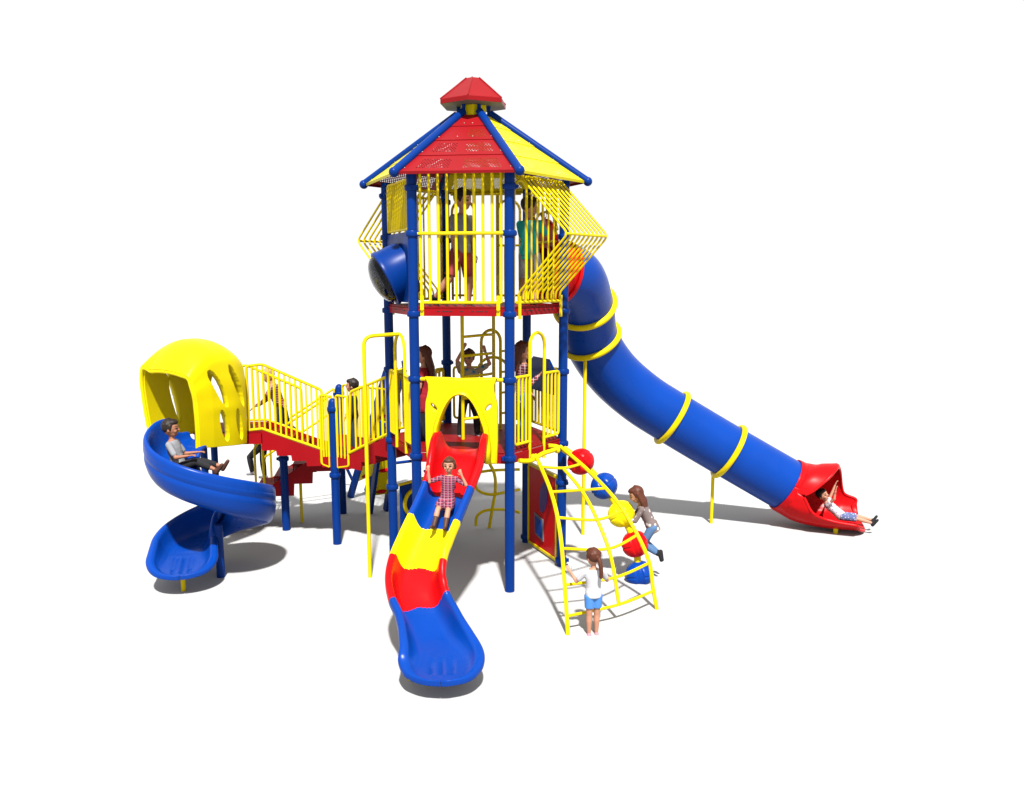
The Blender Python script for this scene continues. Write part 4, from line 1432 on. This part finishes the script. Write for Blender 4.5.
# landing and stairs
person('boy with black hair in a dark jacket standing on the stair landing', 1.25, (-2.22, 1.78, 1.62 + .59), 200, look=(.9, -.4, 0),
       aL=((.1, .2, -1), (.4, 0, -.9)), hs=1.12, shirt=BLACK, sleeve=1.95, pants=DDENIM, leg=2, shoes=BLACK, hair=DARKH, hem=.06)
person('fair haired child in red plaid shirt and jeans climbing the back stair', 1.5, (-3.68, 2.5, 2.26), 175, spine=(.32, .05, 1), look=(1, .2, -.35), head=(.4, 0, 1),
       aL=((.55, .1, -1), (.8, .1, -.5)), aR=((.6, -.1, -1), (.7, 0, -.6)), lL=((.1, .02, -1), (-.1, 0, -1)), lR=((-.25, -.02, -1), (-.8, 0, -.65)),
       shirt=PLAIDR, sleeve=1.9, pants=DDENIM, leg=2, shoes=BLACK, hair=BLOND)
person('crouching child in black behind the spiral slide deck stair', 1.35, (-4.2, 3.0, 1.42), 160, spine=(.75, 0, .8), look=(1, 0, -.3), head=(.7, 0, .7),
       aL=((.9, .1, .1), (.8, 0, .3)), aR=((.8, -.2, -.1), (.9, 0, .2)), lL=((.75, .1, -.7), (-.15, 0, -1)), lR=((.2, -.1, -1), (-.1, 0, -1)),
       shirt=TAN, sleeve=.9, pants=BLACK, leg=2, shoes=GREY, hair=BROWN)
# slides
person('little girl in pink plaid dress and brown boots sliding down the wavy front slide', 1.06, tuple(O0 - e0 * .04 + f0 * .92 + up(1.685)), -103, spine=(-.12, .05, 1), look=(1, .05, -.25), head=(.0, 0, 1),
       aL=((.2, .55, -.25), (.1, -.42, 1)), aR=((.2, -.55, -.2), (.1, -.06, 1)), lL=((1, .08, -.45), (.9, .0, -1.1)), lR=((1, -.12, -.40), (.9, -.1, -1.1)), fL=(.8, .1, .3), fR=(.8, -.1, .3),
       hs=1.12, shirt=PLAIDP, sleeve=.95, skirt=PLAIDP, skirtlen=.15, shoes=LEATHER, boot=.5, hair=BROWN, hairlen=.06)
person('boy in light grey t-shirt and black trousers sitting in the blue spiral slide', 1.38, (-4.52, -.66, 1.84), -4, spine=(-.22, 0, 1), look=(1, .1, -.1), head=(0, 0, 1),
       aL=((.45, .25, -.9), (.95, .1, .1)), aR=((.55, -.3, -.8), (.95, .05, .15)), lL=((1, .12, .22), (.95, .05, -.25)), lR=((1, -.1, .34), (.9, 0, -.38)), fL=(.55, 0, .8), fR=(.6, 0, .75),
       hs=1.12, shirt=LGREY, sleeve=.9, pants=BLACK, leg=1.75, shoes=LEATHER, hair=DARKH, skin=SKIN2)
person('child in white printed top lying back in the red mouth of the tube slide', 1.18, (6.76, 1.50, .30), -20, spine=(-.75, .05, .62), look=(.8, -.55, .3), head=(-.45, -.1, 1),
       aL=((.35, .25, .9), (.3, .2, .9)), aR=((.5, -.4, .75), (.1, -.1, 1)), lL=((1, .10, -.02), (1, .02, -.18)), lR=((1, -.1, -.04), (1, -.05, -.22)), fL=(.55, .15, .85), fR=(.6, -.1, .8),
       hs=1.12, shirt=FLORAL, sleeve=.5, pants=BLUEP, leg=.95, shoes=BLACK, hair=DARKH)
# climbers
person('girl with ponytail, white t-shirt and blue shorts standing at the arch climber', 1.17, (1.53, -2.93, .572), 98, look=(.95, .3, -.15), head=(.08, .05, 1),
       aL=((.45, .55, -.85), (.55, .25, .45)), aR=((.4, -.5, -.85), (.75, -.25, -.1)), lL=((.02, .0, -1), (0, 0, -1)), lR=((.04, .0, -1), (0, 0, -1)),
       hs=1.12, shirt=WHITE, sleeve=.85, pants=BLUEC, leg=.62, shoes=PINK, hair=AUB, tail=True)
person('girl in taupe heart patterned jumper and jeans climbing the round pods', 1.27, (2.72, -.88, .87), 168, spine=(.55, 0, 1), look=(1, .1, -.4), head=(.45, 0, 1),
       aL=((.5, .12, -.95), (1, .05, .05)), aR=((.55, -.1, -.9), (1, 0, -.1)), lL=((.55, .05, -.95), (-.85, 0, -.55)), lR=((.4, -.05, -1), (-.8, 0, -.62)), fL=(-.25, 0, -1), fR=(-.2, 0, -1),
       hs=1.12, shirt=HEARTS, sleeve=1.95, pants=DENIM, leg=1.95, shoes=BLACK, boot=.35, hair=AUB, hairlen=.2, hem=.09)


# ------------------------------------------------------------------ ground, light, camera
def ground():
    m, nt, b = base_mat('pale paving')
    N, L = nt.nodes, nt.links
    tc = N.new('ShaderNodeTexCoord'); nz = N.new('ShaderNodeTexNoise'); nz.inputs['Scale'].default_value = .8; nz.inputs['Detail'].default_value = 8
    L.new(tc.outputs['Object'], nz.inputs['Vector'])
    mr = N.new('ShaderNodeMapRange'); mr.inputs[3].default_value = .30; mr.inputs[4].default_value = .33
    L.new(nz.outputs['Fac'], mr.inputs[0]); L.new(mr.outputs[0], b.inputs['Base Color'])
    b.inputs['Roughness'].default_value = .9; b.inputs['Specular IOR Level'].default_value = .1
    me = bpy.data.meshes.new('ground'); g = 900
    me.from_pydata([(-g, -g, 0), (g, -g, 0), (g, g, 0), (-g, g, 0)], [], [(0, 1, 2, 3)])
    me.materials.append(m)
    o = bpy.data.objects.new('ground', me); COL.objects.link(o); o['kind'] = 'structure'
ground()
w = bpy.data.worlds.new('World'); SC.world = w; w.use_nodes = True
bg = w.node_tree.nodes['Background']; bg.inputs[0].default_value = (1, 1, 1, 1); bg.inputs[1].default_value = .45
sun = bpy.data.lights.new('sun', 'SUN'); sun.energy = 5; sun.angle = R(2.4); sun.color = (1, .975, .94)
so = bpy.data.objects.new('sun', sun); COL.objects.link(so)
so.rotation_euler = V((-.04, .56, -.83)).to_track_quat('-Z', 'Y').to_euler()
cam = bpy.data.cameras.new('camera'); co = bpy.data.objects.new('camera', cam); COL.objects.link(co)
co.location = (0, -13.5, 4.6816); co.rotation_euler = (PI / 2 - .1587, 0, -.0434)
cam.sensor_width = 36; cam.lens = 848.6 / 1024 * 36; cam.shift_y = 16.69 / 1024; cam.clip_end = 3000; cam.clip_start = .1
SC.camera = co
SC.view_settings.view_transform = 'Standard'; SC.view_settings.look = 'None'; SC.view_settings.exposure = 1.2; SC.view_settings.gamma = 1
SC.cycles.max_bounces = 8; SC.cycles.transparent_max_bounces = 16
